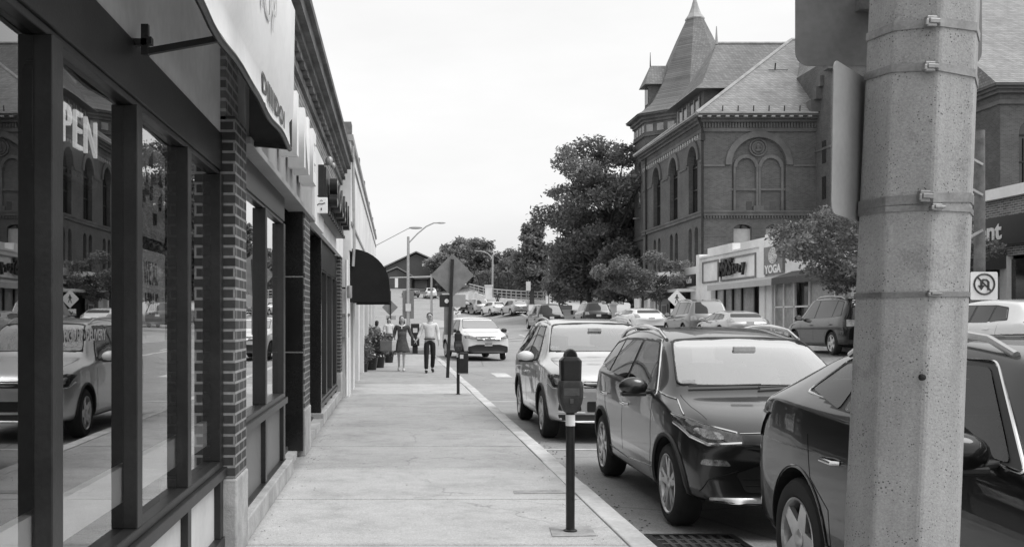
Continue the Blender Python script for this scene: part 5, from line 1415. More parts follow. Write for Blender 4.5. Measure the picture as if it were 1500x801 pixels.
# tower
TX, TY = 26.85, 92.0
def oct8(r, z, a0=22.5): return [(TX+r*math.cos(R(a0+45*k)), TY+r*math.sin(R(a0+45*k)), z) for k in range(8)]
def octloft(rz):
    m = MB(); vs = []
    for r, z in rz: vs += oct8(r, z)
    m.add(vs, [(i*8+k, i*8+(k+1)%8, (i+1)*8+(k+1)%8, (i+1)*8+k) for i in range(len(rz)-1) for k in range(8)]+[tuple(range((len(rz)-1)*8, len(rz)*8)), tuple(range(7,-1,-1))]); return m
octloft([(5.35,0),(5.35,17.6)]).build('tower_wall', K['brick_hall'], hall)
octloft([(5.45,8.62),(5.5,8.9)]).build('string_course', K['stone_hall'], hall)
octloft([(5.40,17.55),(5.5,17.6),(5.5,17.75),(5.4,17.78),(5.4,18.75),(5.55,18.8),(5.55,19.0),(5.75,19.05),(5.75,19.25),(6.1,19.35),(6.1,19.55)]).build('tower_cornice', K['stone_hall'], hall)
mb = MB()
for k in range(8):
    a = Vector(oct8(5.42,18.27)[k]); b = Vector(oct8(5.42,18.27)[(k+1)%8]); d = (b-a); n_ = Vector((d.y,-d.x,0)).normalized(); L_ = d.length; d.normalize()
    for i in range(4):
        s_ = a+d*(L_*(i+.5)/4-.32); e_ = s_+d*.64; mb.bar(s_, e_, .08, .62)
mb.build('frieze_tile', K['copper'], hall)
for k in (3,4,5):
    a = Vector(oct8(5.36,0)[k]); b = Vector(oct8(5.36,0)[(k+1)%8]); c = (a+b)/2; d = (b-a).normalized()
    m3 = MB()
    for (z0, zt, wd) in ((11.5,15.6,.35),(4.6,7.8,.3)):
        m3.bar(c+d*0+Vector((0,0,z0)), c+Vector((0,0,zt)), wd*2, .06, up=(-d.y,d.x,0)); 
    m3.build('tower_window', K['winglass'], hall)
sp = octloft([(6.2,19.5),(5.5,19.85),(4.5,20.7),(3.5,22.4),(2.45,24.8),(1.65,26.6),(.80,28.4)]).build('spire', K['slate2'], hall)
octloft([(.84,28.38),(.87,28.5),(.55,28.95),(.34,29.5),(.15,30.2),(.04,31.3)]).build('spire_cap', K['copper'], sp)
mb = MB(); mb.box(TX-4.3,TX-2.2,91.2,92.8,20.4,22.5); mb.build('spire_dormer', K['brick_hall'], hall)
mb = MB(); mb.add([(TX-4.75,90.8,22.4),(TX-2.4,90.8,22.4),(TX-2.4,93.2,22.4),(TX-4.75,93.2,22.4),(TX-4.0,92,24.3),(TX-2.0,92,24.3)], [(0,1,5,4),(3,4,5,2),(0,4,3),(0,3,2,1)]); so2 = mb.build('spire_dormer_roof', K['slate2'], hall)
mb = MB(); mb.cyl((TX-4.0,92,24.2),(TX-4.0,92,25.5),.06,.02,6); mb.build('finial', K['frame'], so2)
mb = MB(); mb.box(TX-4.34,TX-4.3,91.5,92.5,20.8,22.2); mb.build('window', K['winglass'], hall)

# ------------------------------------------------------------------ opposite shops (one storey, X = 17)
SX = 17.0
def shop(y0, y1, zt, nm, label, wallmat):
    t = thing(nm, label, 'building', (SX+2,(y0+y1)/2,0))
    mb = MB(); mb.box(SX,SX+6,y0,y1,3.3,zt); mb.box(SX+.5,SX+6,y0+.1,y1-.1,0,3.3); mb.build('wall', wallmat, t)
    return t
# limestone shop with pale awning
s1_ = shop(47.6, 57.6, 5.0, 'limestone_shop', 'white limestone shop front with stepped parapet and framed sign panels', K['whitestone'])
for (a, b, x_, z_) in ((57.0,57.6,.12,5.15),(46.9,47.6,.12,5.15),(55.2,57.0,.02,3.3)): mb = MB(); mb.box(SX-x_,SX+.6,a,b,0,z_); mb.build('pilaster', K['whitestone'], s1_)
mb = MB(); mb.box(SX-.08,SX+.5,51.5,55.6,5.0,5.38); mb.box(SX-.08,SX+.5,47.0,50.3,5.0,5.3); mb.box(SX-.1,SX+.5,47.6,57.6,4.92,5.02); mb.build('parapet', K['whitestone'], s1_)
mb = MB()
for (a, b) in ((53.9,56.7),(48.3,53.5)):
    mb.box(SX-.06,SX,a,b,4.62,4.70); mb.box(SX-.06,SX,a,b,3.52,3.60); mb.box(SX-.06,SX,a,a+.1,3.6,4.62); mb.box(SX-.06,SX,b-.1,b,3.6,4.62)
mb.build('panel_moulding', K['alusign'], s1_)
for (a, b) in ((49.3,51.0),(51.15,52.4),(52.55,53.7),(53.85,55.1)):
    g = MB(); g.box(SX+.3,SX+.34,a,b,1.25,3.1); g.build('window', K['winlight'], s1_)
mb = MB()
for a in (49.15,51.0,52.4,53.7,55.1): mb.box(SX+.22,SX+.34,a,a+.15,1.1,3.2)
mb.box(SX+.22,SX+.4,49.3,55.1,3.1,3.3); mb.build('window_frame', K['black'], s1_)
mb = MB(); mb.box(SX+.2,SX+.5,49.1,55.2,0.2,1.1); mb.build('stall_riser', K['whitestone'], s1_)
mb = MB(); mb.box(SX+.42,SX+.48,47.6,49.1,.5,3.1); mb.build('door', K['winglass'], s1_)
t = thing('shop_sign', 'jumbled dark letter sign mounted on the white limestone panel', 'shop sign', (SX-.1,51,4.1))
for i, (ch, sz) in enumerate(zip('MSKStory', (1,1.1,.95,1.15,.75,.75,.7,.8))):
    lettering(ch, sz, .06, K['frame'], 'letter', t, facing((SX-.14,53.0-i*.47,4.12+(.05 if i%2 else -.04)),'-x'), sx=.9, bold=.03)
t = thing('yoga_sign', 'grey square YOGA sign with a pale mandala rosette', 'shop sign', (SX-.1,45.9,4.2))
mb = MB(); mb.box(SX-.12,SX-.04,44.75,47.0,3.58,4.82); mb.build('panel', K['alusign'], t)
lettering('YOGA', .50, .005, K['signwhite'], 'lettering', t, facing((SX-.13,45.87,3.78),'-x'), sx=1.35, bold=.02)
mb = MB()
for r_ in (.34,.27,.20,.13,.06):
    mb.tube([(SX-.125,45.87+1.5*r_*math.cos(R(a)),4.40+r_*math.sin(R(a))) for a in range(0,360,15)], .018, 5, closed=True)
for a in range(0,360,30): mb.tube([(SX-.125,45.87+.1*math.cos(R(a)),4.4+.06*math.sin(R(a))),(SX-.125,45.87+.5*math.cos(R(a)),4.4+.33*math.sin(R(a)))], .012, 5)
mb.build('rosette', K['signwhite'], t)
def awning(y0, y1, z0, z1, proj, mat, label, grp=None, x=SX):
    t = thing('shop_awning', label, 'awning', (x,(y0+y1)/2,z0), group=grp)
    mb = MB(); pr = [(x-.02,z1),(x-proj,z0+.28),(x-proj-.01,z0),(x-proj+.02,z0),(x-proj+.03,z0+.26),(x-.02,z1-.05)]
    mb.prism(pr, 'y', y0, y1); mb.build('cover', mat, t)
    for q in (y0, y1): mb = MB(); mb.prism([(x-.02,z1-.06),(x-proj+.04,z0+.24),(x-proj+.04,z0+.03),(x-.02,z0+.1)], 'y', q-.01, q+.01); mb.build('end_panel', mat, t)
    mb = MB()
    for y in (y0+.05,(y0+y1)/2,y1-.05): mb.bar((x,y,z0+.1),(x-proj,y,z0+.05),.03,.03)
    mb.build('frame', K['galv'], t)
awning(44.2, 53.3, 3.02, 3.5, .8, K['clothl'], 'long pale cloth awning below the jumbled letter sign')
# yoga shop and on
s2_ = shop(37.6, 46.9, 4.9, 'yoga_shop', 'pale shop front with dentil cornice under the leafy street tree', K['whitestone'])
mb = MB(); mb.box(SX-.25,SX+.5,37.6,44.5,4.62,4.9); mb.box(SX-.1,SX+.5,44.5,46.9,4.8,5.4)
for i in range(34): mb.box(SX-.2,SX,37.7+i*.2,37.8+i*.2,4.48,4.62)
mb.build('cornice', K['whitestone'], s2_)
mb = MB(); mb.box(SX-.05,SX+.5,46.2,46.9,0,3.3); mb.build('pilaster', K['whitestone'], s2_); mb = MB(); mb.box(SX-.03,SX+.5,37.6,38.2,0,3.3); mb.build('pilaster', K['whitestone'], s2_)
for (a, b) in ((43.9,46.0),(39.9,42.3),(38.3,39.8)):
    g = MB(); g.box(SX+.1,SX+.14,a,b,1.0,3.1); g.build('window', K['winlight'], s2_)
mb = MB(); 
for a in (43.8,45.0,46.05,42.2,39.75,38.9,38.2): mb.box(SX+.04,SX+.14,a,a+.1,.7,3.25)
mb.box(SX+.04,SX+.14,38.2,46.1,2.05,2.12); mb.box(SX+.04,SX+.2,38.2,46.1,.6,1.0); mb.build('window_frame', K['whitestone'], s2_)
mb = MB(); mb.box(SX+.25,SX+.3,42.3,43.8,.6,3.1); mb.build('door', K['winglass'], s2_)
awning(37.0, 43.9, 3.02, 3.6, .9, K['clothd'], 'dark charcoal cloth awning right of the YOGA sign')
s3_ = shop(15, 37.5, 4.9, 'brick_shop_row', 'row of low shops continuing across the street at the far right', K['brick_up'])
mb = MB(); mb.box(SX-.2,SX+.5,15,37.5,4.9,5.2); mb.build('cornice', K['whitestone'], s3_)
for a in range(15): mb = MB(); mb.box(SX+.1,SX+.14,15.3+a*1.5,16.5+a*1.5,.9,3.2); mb.build('window', K['winglass'], s3_)
for a in range(16): mb = MB(); mb.box(SX-.02,SX+.15,15.05+a*1.5-.1,15.3+a*1.5,.0,3.3); mb.build('pilaster', K['whitestone'], s3_)
awning(28.5, 36.8, 2.85, 3.5, 1.3, K['clothd'], 'dark awning partly hidden behind the concrete pole')
t = thing('script_sign', 'dark fascia sign with white script lettering at the far right', 'shop sign', (SX-.1,29,3.9))
mb = MB(); mb.box(SX-.12,SX-.02,26,32,3.6,4.4); mb.build('board', K['black'], t)
lettering('Cent', .7, .01, K['signwhite'], 'lettering', t, facing((SX-.13,29.4,4.0),'-x'), sx=1.2, bold=.02)
# darker shop with doorway left of the pilaster
s4_ = shop(57.7, 73, 4.55, 'corner_shop', 'low pale shop with dark recessed doorway behind the street tree and crossing sign', K['whitestone'])
mb = MB(); 
for (a,b) in ((57.7,59.0),(66.2,67.4),(68.4,69.0),(71.4,73)): mb = MB(); mb.box(SX-.02,SX+.5,a,b,0,3.3); mb.build('pilaster', K['whitestone'], s4_)
mb = MB(); mb.box(SX-.1,SX+.5,57.7,73,3.3,3.42); mb.build('string_course', K['whitestone'], s4_)
mb = MB(); mb.box(SX+.1,SX+.2,59.2,61.2,.6,3.2); mb.box(SX+.3,SX+.4,61.2,66.2,.3,3.2); mb.build('door', K['under'], s4_)
mb = MB(); mb.box(SX+.05,SX+.1,63.8,66.1,.4,3.0); mb.build('dark_panel', K['frame2'], s4_)
mb = MB(); mb.box(SX+.0,SX+.05,64.3,65.6,1.5,2.5); mo_ = mb.build('menu_frame', K['alusign2'], s4_); mb = MB(); mb.box(SX-.02,SX+.0,64.5,65.4,1.6,2.4); mb.build('menu_board', K['inkdark'], mo_)
t = thing('dark_fascia_sign', 'dark sign board with white lettering above the recessed doorway', 'shop sign', (SX-.1,60,3.7))
mb = MB(); mb.box(SX-.14,SX-.02,57.8,61.5,3.45,4.1); mb.build('board', K['black'], t); lettering('cafe', .5, .005, K['signwhite'], 'lettering', t, facing((SX-.15,58.9,3.78),'-x'), sx=1.3, bold=.02)
awning(62.0, 67.5, 2.9, 3.7, 1.4, K['clothd'], 'small dark awning left of the crossing sign')
t = thing('door_canopy', 'thin white flat canopy over the recessed doorway', 'canopy', (16.4,60,3.2))
mb = MB(); mb.box(15.9,17,58,63,3.12,3.28); mb.build('slab', K['whitestone'], t); mb = MB(); mb.cyl((15.95,62.8,.6),(15.95,62.8,3.7),.07,n=8); mb.build('post', K['galv'], t)
# board display, planter, bench, stone posts
t = thing('display_board', 'framed white sidewalk display board beside the crossing sign', 'display board', (14.9,51.4,H(14.9,51.4)+.13))
mb = LB(); mb.box(-.34,.34,-.03,.03,.2,1.65); mb.build('frame', K['black'], t, bevel=.01)
mb = LB(); mb.box(-.28,.28,-.035,-.03,.3,1.55); mb.build('poster', K['signwhite'], t)
mb = LB()
for i in range(7): mb.box(-.22,.22-.05*(i%3),-.037,-.0355,.5+i*.14,.55+i*.14)
mb.build('print', K['alusign'], t)
mb = LB(); mb.bar((-.3,0,0),(-.3,0,.25),.04,.04); mb.bar((.3,0,0),(.3,0,.25),.04,.04); mb.build('leg', K['black'], t)
t = thing('bench', 'small pale park bench on the far plaza before the trees', 'bench', (17.9,108,H(17.9,108)+.1), R(20))
mb = LB(); mb.box(-.9,.9,-.22,.22,.42,.47); mb.build('seat', K['alusign2'], t)
mb = LB(); mb.box(-.9,.9,.2,.25,.5,1.0); mb.build('backrest', K['alusign2'], t)
for x in (-.75,.75):
    mb = LB(); mb.box(x-.04,x+.04,-.2,.2,0,.42); mb.build('leg', K['blackm'], t)
for i, (x, y, lb) in enumerate(((18.2,86,'leftmost of the short stone gate posts under the trees'),(20.0,84,'middle short stone gate post under the trees'),(21.3,82,'stone gate post nearest the corner shop'))):
    t = thing('stone_post', lb, 'post', (x,y,H(x,y)), group='stone posts under the trees')
    mb = LB(); mb.box(-.28,.28,-.28,.28,0,1.75); mb.build('shaft', K['whitestone'], t); mb = LB(); mb.box(-.36,.36,-.36,.36,1.75,1.9); mb.build('cap', K['whitestone'], t)

# bridge railing
t = thing('bridge_railing', 'curving white three-rail bridge railing ending in square piers', 'railing', (15,128,4))
P = []
for q in range(13):
    f = q/12; x = 18.9-6.5*f; y = 126+11*f+2*math.sin(f*PI)
    P.append((x, y, 3.75+.75*f))
P2 = [(12.4-.35*q, 137+4*q, 4.5+.3*q) for q in range(5)]
for pts, off in ((P,0),(P2,0)):
    for hgt in (.35,.75,1.15):
        mb = MB(); mb.tube([(x,y,z+hgt) for x,y,z in pts], .065 if hgt < 1 else .09, 6); mb.build('rail', K['concrete'], t)
    mb = MB()
    for (x,y,z) in pts[1:-1]: mb.box(x-.07,x+.07,y-.07,y+.07,z-.2,z+1.15)
    mb.build('posts', K['concrete'], t)['kind'] = 'stuff'
for pts in (P, P2):
    mb = MB()
    for a, b in zip(pts, pts[1:]): mb.bar((a[0],a[1],a[2]-.55),(b[0],b[1],b[2]-.55),.4,1.25)
    mb.build('parapet_wall', K['whitestone'], t)
for (x,y,z) in (P[0],P[-1]):
    mb = MB(); mb.box(x-.45,x+.45,y-.45,y+.45,z-.3,z+1.5); mb.box(x-.55,x+.55,y-.55,y+.55,z+1.5,z+1.65); mb.build('end_pier', K['whitestone'], t)
# arched mesh fence on the bridge
t = thing('mesh_fence', 'dark chain link fence with inward curved top behind the bridge railing', 'fence', (18,136,3))
F = [(12+1.25*i, 148-1.6*i) for i in range(14)]
FP = [(x, y, H(x,y)) for x,y in F]
cv = [(0,0),(0,2.6),(.25,3.2),(.8,3.6),(1.3,3.7)]
mb = MB(); vs = []
for (x,y,z) in FP:
    for (u,v) in cv: vs.append((x-.5*u, y-.8*u, z+v))
mb.add(vs, [(i*5+k, i*5+k+1, (i+1)*5+k+1, (i+1)*5+k) for i in range(len(FP)-1) for k in range(4)]); mb.build('mesh', M_mesh('chain_link', .03, wire=.55), t)
for (x,y,z) in FP:
    mb = MB(); mb.tube([(x-.5*u, y-.8*u, z+v) for u,v in cv], .06, 6); mb.build('post', K['blackm'], t)

# gabled brown building on the hill
barn = thing('gabled_house', 'dark brown gabled building with low side wing on the hilltop', 'building', (3,205,7.5))
zb_ = 7.6
mb = MB(); mb.box(-2.0,10.5,204,226,zb_-2,12.0); mb.prism([(-2.0,12),(10.5,12),(4.0,14.6)], 'y', 204, 226); mb.box(-3.6,3,199,204,zb_-3,9.9); mb.prism([(-3.6,9.9),(3,9.9),(.2,11.4)], 'y', 199, 204); mb.build('wall', K['barn'], barn)
mb = MB(); 
for (p, q, y0, y1) in (((-2.6,11.8),(4,14.9),203.5,226),((4,14.9),(11.6,11.5),203.5,226),((-4.0,9.8),(.2,11.6),198.6,204),((.2,11.6),(3.4,9.8),198.6,204)):
    mb.add([(p[0],y0,p[1]),(q[0],y0,q[1]),(q[0],y1,q[1]),(p[0],y1,p[1]),(p[0],y0,p[1]+.25),(q[0],y0,q[1]+.25),(q[0],y1,q[1]+.25),(p[0],y1,p[1]+.25)], [(0,3,2,1),(4,5,6,7),(0,1,5,4),(1,2,6,5),(2,3,7,6),(3,0,4,7)])
mb.build('roof', K['barnroof'], barn)
mb = MB(); mb.box(5.2,6.1,203.9,203.98,12.1,12.7); mb.build('window', K['panelw'], barn)
mb = MB(); mb.box(3.5,6.4,202.6,204,9.6,9.75); mb.box(3.7,6.2,203.8,203.98,7.7,9.6); mb.build('canopy', K['barnroof'], barn)
mb = MB(); mb.add([(5.5,203.4,10.2),(11.8,203.4,12.6),(12.2,203.4,12.4),(12.2,203.4,10.0),(5.5,206,10.2),(11.8,206,12.6),(12.2,206,12.4),(12.2,206,10.0)], [(0,1,2,3),(7,6,5,4),(0,4,5,1),(1,5,6,2)]); mb.build('side_wing', K['barn'], barn)
# ------------------------------------------------------------------ trees
def leafmesh(name, clumps, n, size, mat, parent, seed, flat=.35, world_off=(0,0,0)):
    rs = np.random.RandomState(seed)
    C = np.array([c[0] for c in clumps]); Rr = np.array([c[1] for c in clumps])
    wgt = (Rr[:,0]*Rr[:,1]*Rr[:,2])**(.8); wgt /= wgt.sum()
    idx = rs.choice(len(clumps), n, p=wgt)
    d = rs.normal(size=(n,3)); d /= np.linalg.norm(d, axis=1)[:,None]
    rad_ = rs.uniform(.25, 1, n)**.55
    P = C[idx]+d*rad_[:,None]*Rr[idx]
    P += rs.normal(size=(n,3))*size*.8
    nrm = rs.normal(size=(n,3)); nrm[:,2] = np.abs(nrm[:,2])+flat; nrm /= np.linalg.norm(nrm, axis=1)[:,None]
    a = np.cross(nrm, rs.normal(size=(n,3))); a /= np.linalg.norm(a, axis=1)[:,None]; b = np.cross(nrm, a)
    s = size*rs.uniform(.55, 1.35, n)[:,None]
    v = np.stack([P-a*s, P+b*s*.5, P+a*s, P-b*s*.5], 1).reshape(-1,3)
    me = bpy.data.meshes.new(name)
    me.vertices.add(4*n); me.vertices.foreach_set('co', v.ravel().astype('f'))
    me.loops.add(4*n); me.loops.foreach_set('vertex_index', np.arange(4*n, dtype='i'))
    me.polygons.add(n); me.polygons.foreach_set('loop_start', np.arange(0,4*n,4, dtype='i')); me.polygons.foreach_set('loop_total', np.full(n,4,dtype='i'))
    me.update(); me.validate(); me.materials.append(mat)
    o = bpy.data.objects.new(name, me); link(o, parent); return o
def tree(label, x, y, h, cw, cd, ch, n, size, mat, seed, trunk=.3, nc=34, cr=(.2,.34), group=None, lean_=(0,0), z0=None, name='tree', shape='oak', cat='tree', limbs=True, base=None):
    z0 = H(x,y) if z0 is None else z0
    t = thing(name, label, cat, (x,y,z0), group=group); rs = random.Random(seed)
    clumps = []; tries = 0
    zc = h-ch/2
    while len(clumps) < nc and tries < 5000:
        tries += 1
        u, v, w_ = rs.uniform(-1,1), rs.uniform(-1,1), rs.uniform(-1,1)
        q = u*u+v*v+w_*w_
        if q > 1 or q < .12: continue
        if shape == 'oak' and w_ < -.5 and rs.random() < .5: continue
        if shape == 'cone':
            k = .35+.65*(1-(w_+1)/2); u *= k; v *= k
        c = (u*cw*.82+lean_[0]*(w_+1)/2, v*cd*.82+lean_[1]*(w_+1)/2, zc+w_*ch/2*.86)
        r = rs.uniform(*cr)*min(cw, ch/1.6)
        if any((Vector(c)-Vector(k_[0])).length < r*.75 for k_ in clumps): continue
        clumps.append((c, (r*rs.uniform(.9,1.35), r*rs.uniform(.9,1.3), r*rs.uniform(.55,.85))))
    mb = LB(); top = (lean_[0]*.5, lean_[1]*.5, zc+ch*.15)
    fork = (lean_[0]*.15, 0, max(h-ch, h*.15))
    mb.tube([(0,0,-.2),(0,0,.15),(fork[0]*.5,0,fork[2]*.5),fork,top], [trunk*1.5,trunk*1.1,trunk*.95,trunk*.85,trunk*.25], 10)
    mb.build('trunk', K['bark'], t, smoothed=True)
    if limbs:
        mb = LB()
        for i, (c, r) in enumerate(clumps[:26]):
            s_ = Vector(fork).lerp(Vector(top), rs.random()*.8); e = Vector(c); m_ = s_.lerp(e, .5)+Vector((0,0,-.06*h*rs.random()))
            mb.tube([s_, m_, e], [trunk*.35, trunk*.2, trunk*.06], 6)
        mb.build('limb', K['bark'], t, smoothed=True)['kind'] = 'stuff'
    leafmesh('crown', clumps, n, size, mat, t, seed)
    return t
# the big oak beside the hall
tree('huge dark leafy tree rising left of the brick hall', 19.8, 97, 19.2, 8.4, 6.5, 16.0, 26000, .20, K['leafd'], 3, trunk=.55, nc=90, cr=(.09,.18), lean_=(.8,0))
tree('dense lower tree in front of the huge tree', 19.6, 104, 10.5, 4.8, 4, 8.5, 16000, .21, K['leafd'], 5, trunk=.35, nc=40)
tree('dark conical evergreen right of the bridge railing', 17.0, 128, 11.2, 3.0, 3, 10, 9000, .26, K['leafd'], 6, trunk=.3, nc=34, shape='cone')
tree('dark broad tree filling the gap beside the hall tower', 24.5, 103, 14, 5, 4, 12, 14000, .28, K['leafd'], 8, trunk=.4, nc=40)
tree('low bushy tree behind the stone gate posts', 21.5, 93, 7.6, 4.2, 3, 6.2, 12000, .2, K['leafd'], 9, trunk=.25, nc=34)
tree('low dark tree behind the plaza bench', 15.8+4.5, 112, 6.8, 4.6, 3, 6.4, 9000, .22, K['leafd'], 10, trunk=.2, nc=30)
# treeline beyond the bridge
TL = [(10.5,232,14.6,5.0,9,'rounded tree touching the roof of the gabled building'),(10.0,190,12.5,4.6,11,'broad tree directly above the diamond sign'),(14.5,178,13.6,4.6,12,'tall mid grey tree left of the far lamp post'),
      (19.0,172,12.0,4.8,11,'loose tree just right of the far lamp post'),(23.0,176,11.6,5.0,11,'pale open tree above the middle of the bridge railing'),(26.5,168,12.2,4.6,12,'thick tree above the right end of the railing'),
      (31,170,11.8,4.8,11,'last tree of the line before the huge tree'),(12.5,200,16.5,4.5,12,'far tall tree behind the broad tree'),(25.5,196,14.0,4,10,'far tree peeping over the pale open tree')]
for i, (x, y, h, cw, ch, lb) in enumerate(TL):
    tree(lb, x, y, h-4.5 if y < 195 else h-7.0, cw, 4, ch*.8, 9000, .30, K['leafm'] if i%3 else K['leafd'], 20+i, trunk=.3, nc=30, cr=(.18,.3), group='trees beyond the bridge')
# dark undergrowth under the fence line
for i in range(7):
    x = 13.5+i*2.3; y = 150-i*2.2
    t = thing('hedge_bush', ['leftmost','second','third','fourth','fifth','sixth','rightmost'][i]+' of the seven dark bushes behind the chain link fence', 'bush', (x,y,H(x,y)), group='bushes behind the fence')
    rs = random.Random(i); leafmesh('foliage', [((rs.uniform(-1.2,1.2), rs.uniform(-1,1), rs.uniform(.4,3.2)), (1.3,1.2,1.0)) for _ in range(9)], 2600, .26, K['leafd'], t, 60+i)
# street trees across the road
tree('small spreading street tree in front of the corner shop', 14.4, 60, 4.5, 3.9, 2.5, 2.8, 11000, .09, K['leafs'], 41, trunk=.09, nc=34, cr=(.2,.34), z0=H(14.4,60), lean_=(.4,0))
tree('leafy street tree over the dark awning, trunk behind the concrete pole', 13.9, 29.5, 4.6, 3.4, 3.2, 3.0, 19000, .066, K['leafs'], 44, trunk=.10, nc=40, cr=(.2,.34), z0=H(14.2,29.5))
tree('tree behind the white building at the far left', -14, 160, 13, 6, 5, 10, 5000, .45, K['leafm'], 48)

# ------------------------------------------------------------------ cafe planters and seats
def planter(x, y, s, label, seed, flowers=False):
    t = thing('planter', label, 'planter', (x,y,0), group='cafe planters')
    mb = LB(); mb.lathe([(0,0),(.17*s,0),(.22*s,.34*s),(.24*s,.36*s),(.21*s,.36*s),(.2*s,.3*s),(0,.3*s)], n=16); mb.build('pot', K['blackm'], t, smoothed=True)
    rs = random.Random(seed); cl_ = [((rs.uniform(-.28,.28)*s, rs.uniform(-.25,.25)*s, rs.uniform(.42,.95)*s), (.2*s,.2*s,.16*s)) for _ in range(10)]
    leafmesh('foliage', cl_, 1500, .05*s, K['leafp'], t, seed)
    if flowers: leafmesh('flowers', cl_[:5], 110, .035*s, K['signwhite'], t, seed+1)
planter(-.78, 31.2, 1.05, 'nearest bushy potted plant outside the cafe', 71, True)
planter(-.55, 32.6, .95, 'bushy potted plant leaning toward the walking woman', 72)
planter(-.98, 30.0, .8, 'small potted plant tight against the cafe wall', 73)
planter(-.85, 35.2, 1.15, 'tall potted plant beside the cafe table', 74, True)
planter(-.25, 36.5, .8, 'flowering pot behind the shopping bag', 75, True)
planter(-1.0, 37.6, 1.2, 'farthest potted plant along the cafe wall', 76)
t = thing('cafe_table', 'small round cafe table outside the white building', 'table', (-.5,38.6,0))
mb = LB(); mb.lathe([(0,.72),(.34,.72),(.35,.735),(.34,.75),(0,.75)], n=20); mb.build('tabletop', K['alusign2'], t)
mb = LB(); mb.tube([(0,0,0),(0,0,.72)], .03, 8); mb.lathe([(0,.0),(.22,0),(.2,.03),(0,.05)], n=14); mb.build('leg', K['blackm'], t)
for i, (x, y, rz, lb) in enumerate(((-.95,38.9,R(-80),'cafe chair against the wall side of the table'),(-.45,39.5,R(180),'cafe chair on the far side of the round table'))):
    t = thing('cafe_chair', lb, 'chair', (x,y,0), rz, 'cafe chairs')
    mb = LB(); mb.box(-.21,.21,-.21,.21,.43,.46); mb.build('seat', K['blackm'], t)
    mb = LB(); mb.box(-.21,.21,.19,.22,.5,.88); mb.build('backrest', K['blackm'], t)
    for sx in (-1,1):
        for sy in (-1,1): mb = LB(); mb.bar((sx*.19,sy*.19,0),(sx*.18,sy*.18,.43),.025,.025); mb.build('leg', K['blackm'], t)
t = thing('newspaper_box', 'tall black newspaper box between the walking couple and the street lamp', 'newspaper box', (.86,46,0))
mb = LB(); mb.box(-.19,.19,-.2,.2,.35,1.35); mb.box(-.12,.12,-.12,.12,0,.36); mb.build('body', K['blackm'], t, bevel=.03)
mb = LB(); mb.box(-.1,.1,-.23,-.2,.95,1.15); mb.build('label_plate', K['paper'], t)

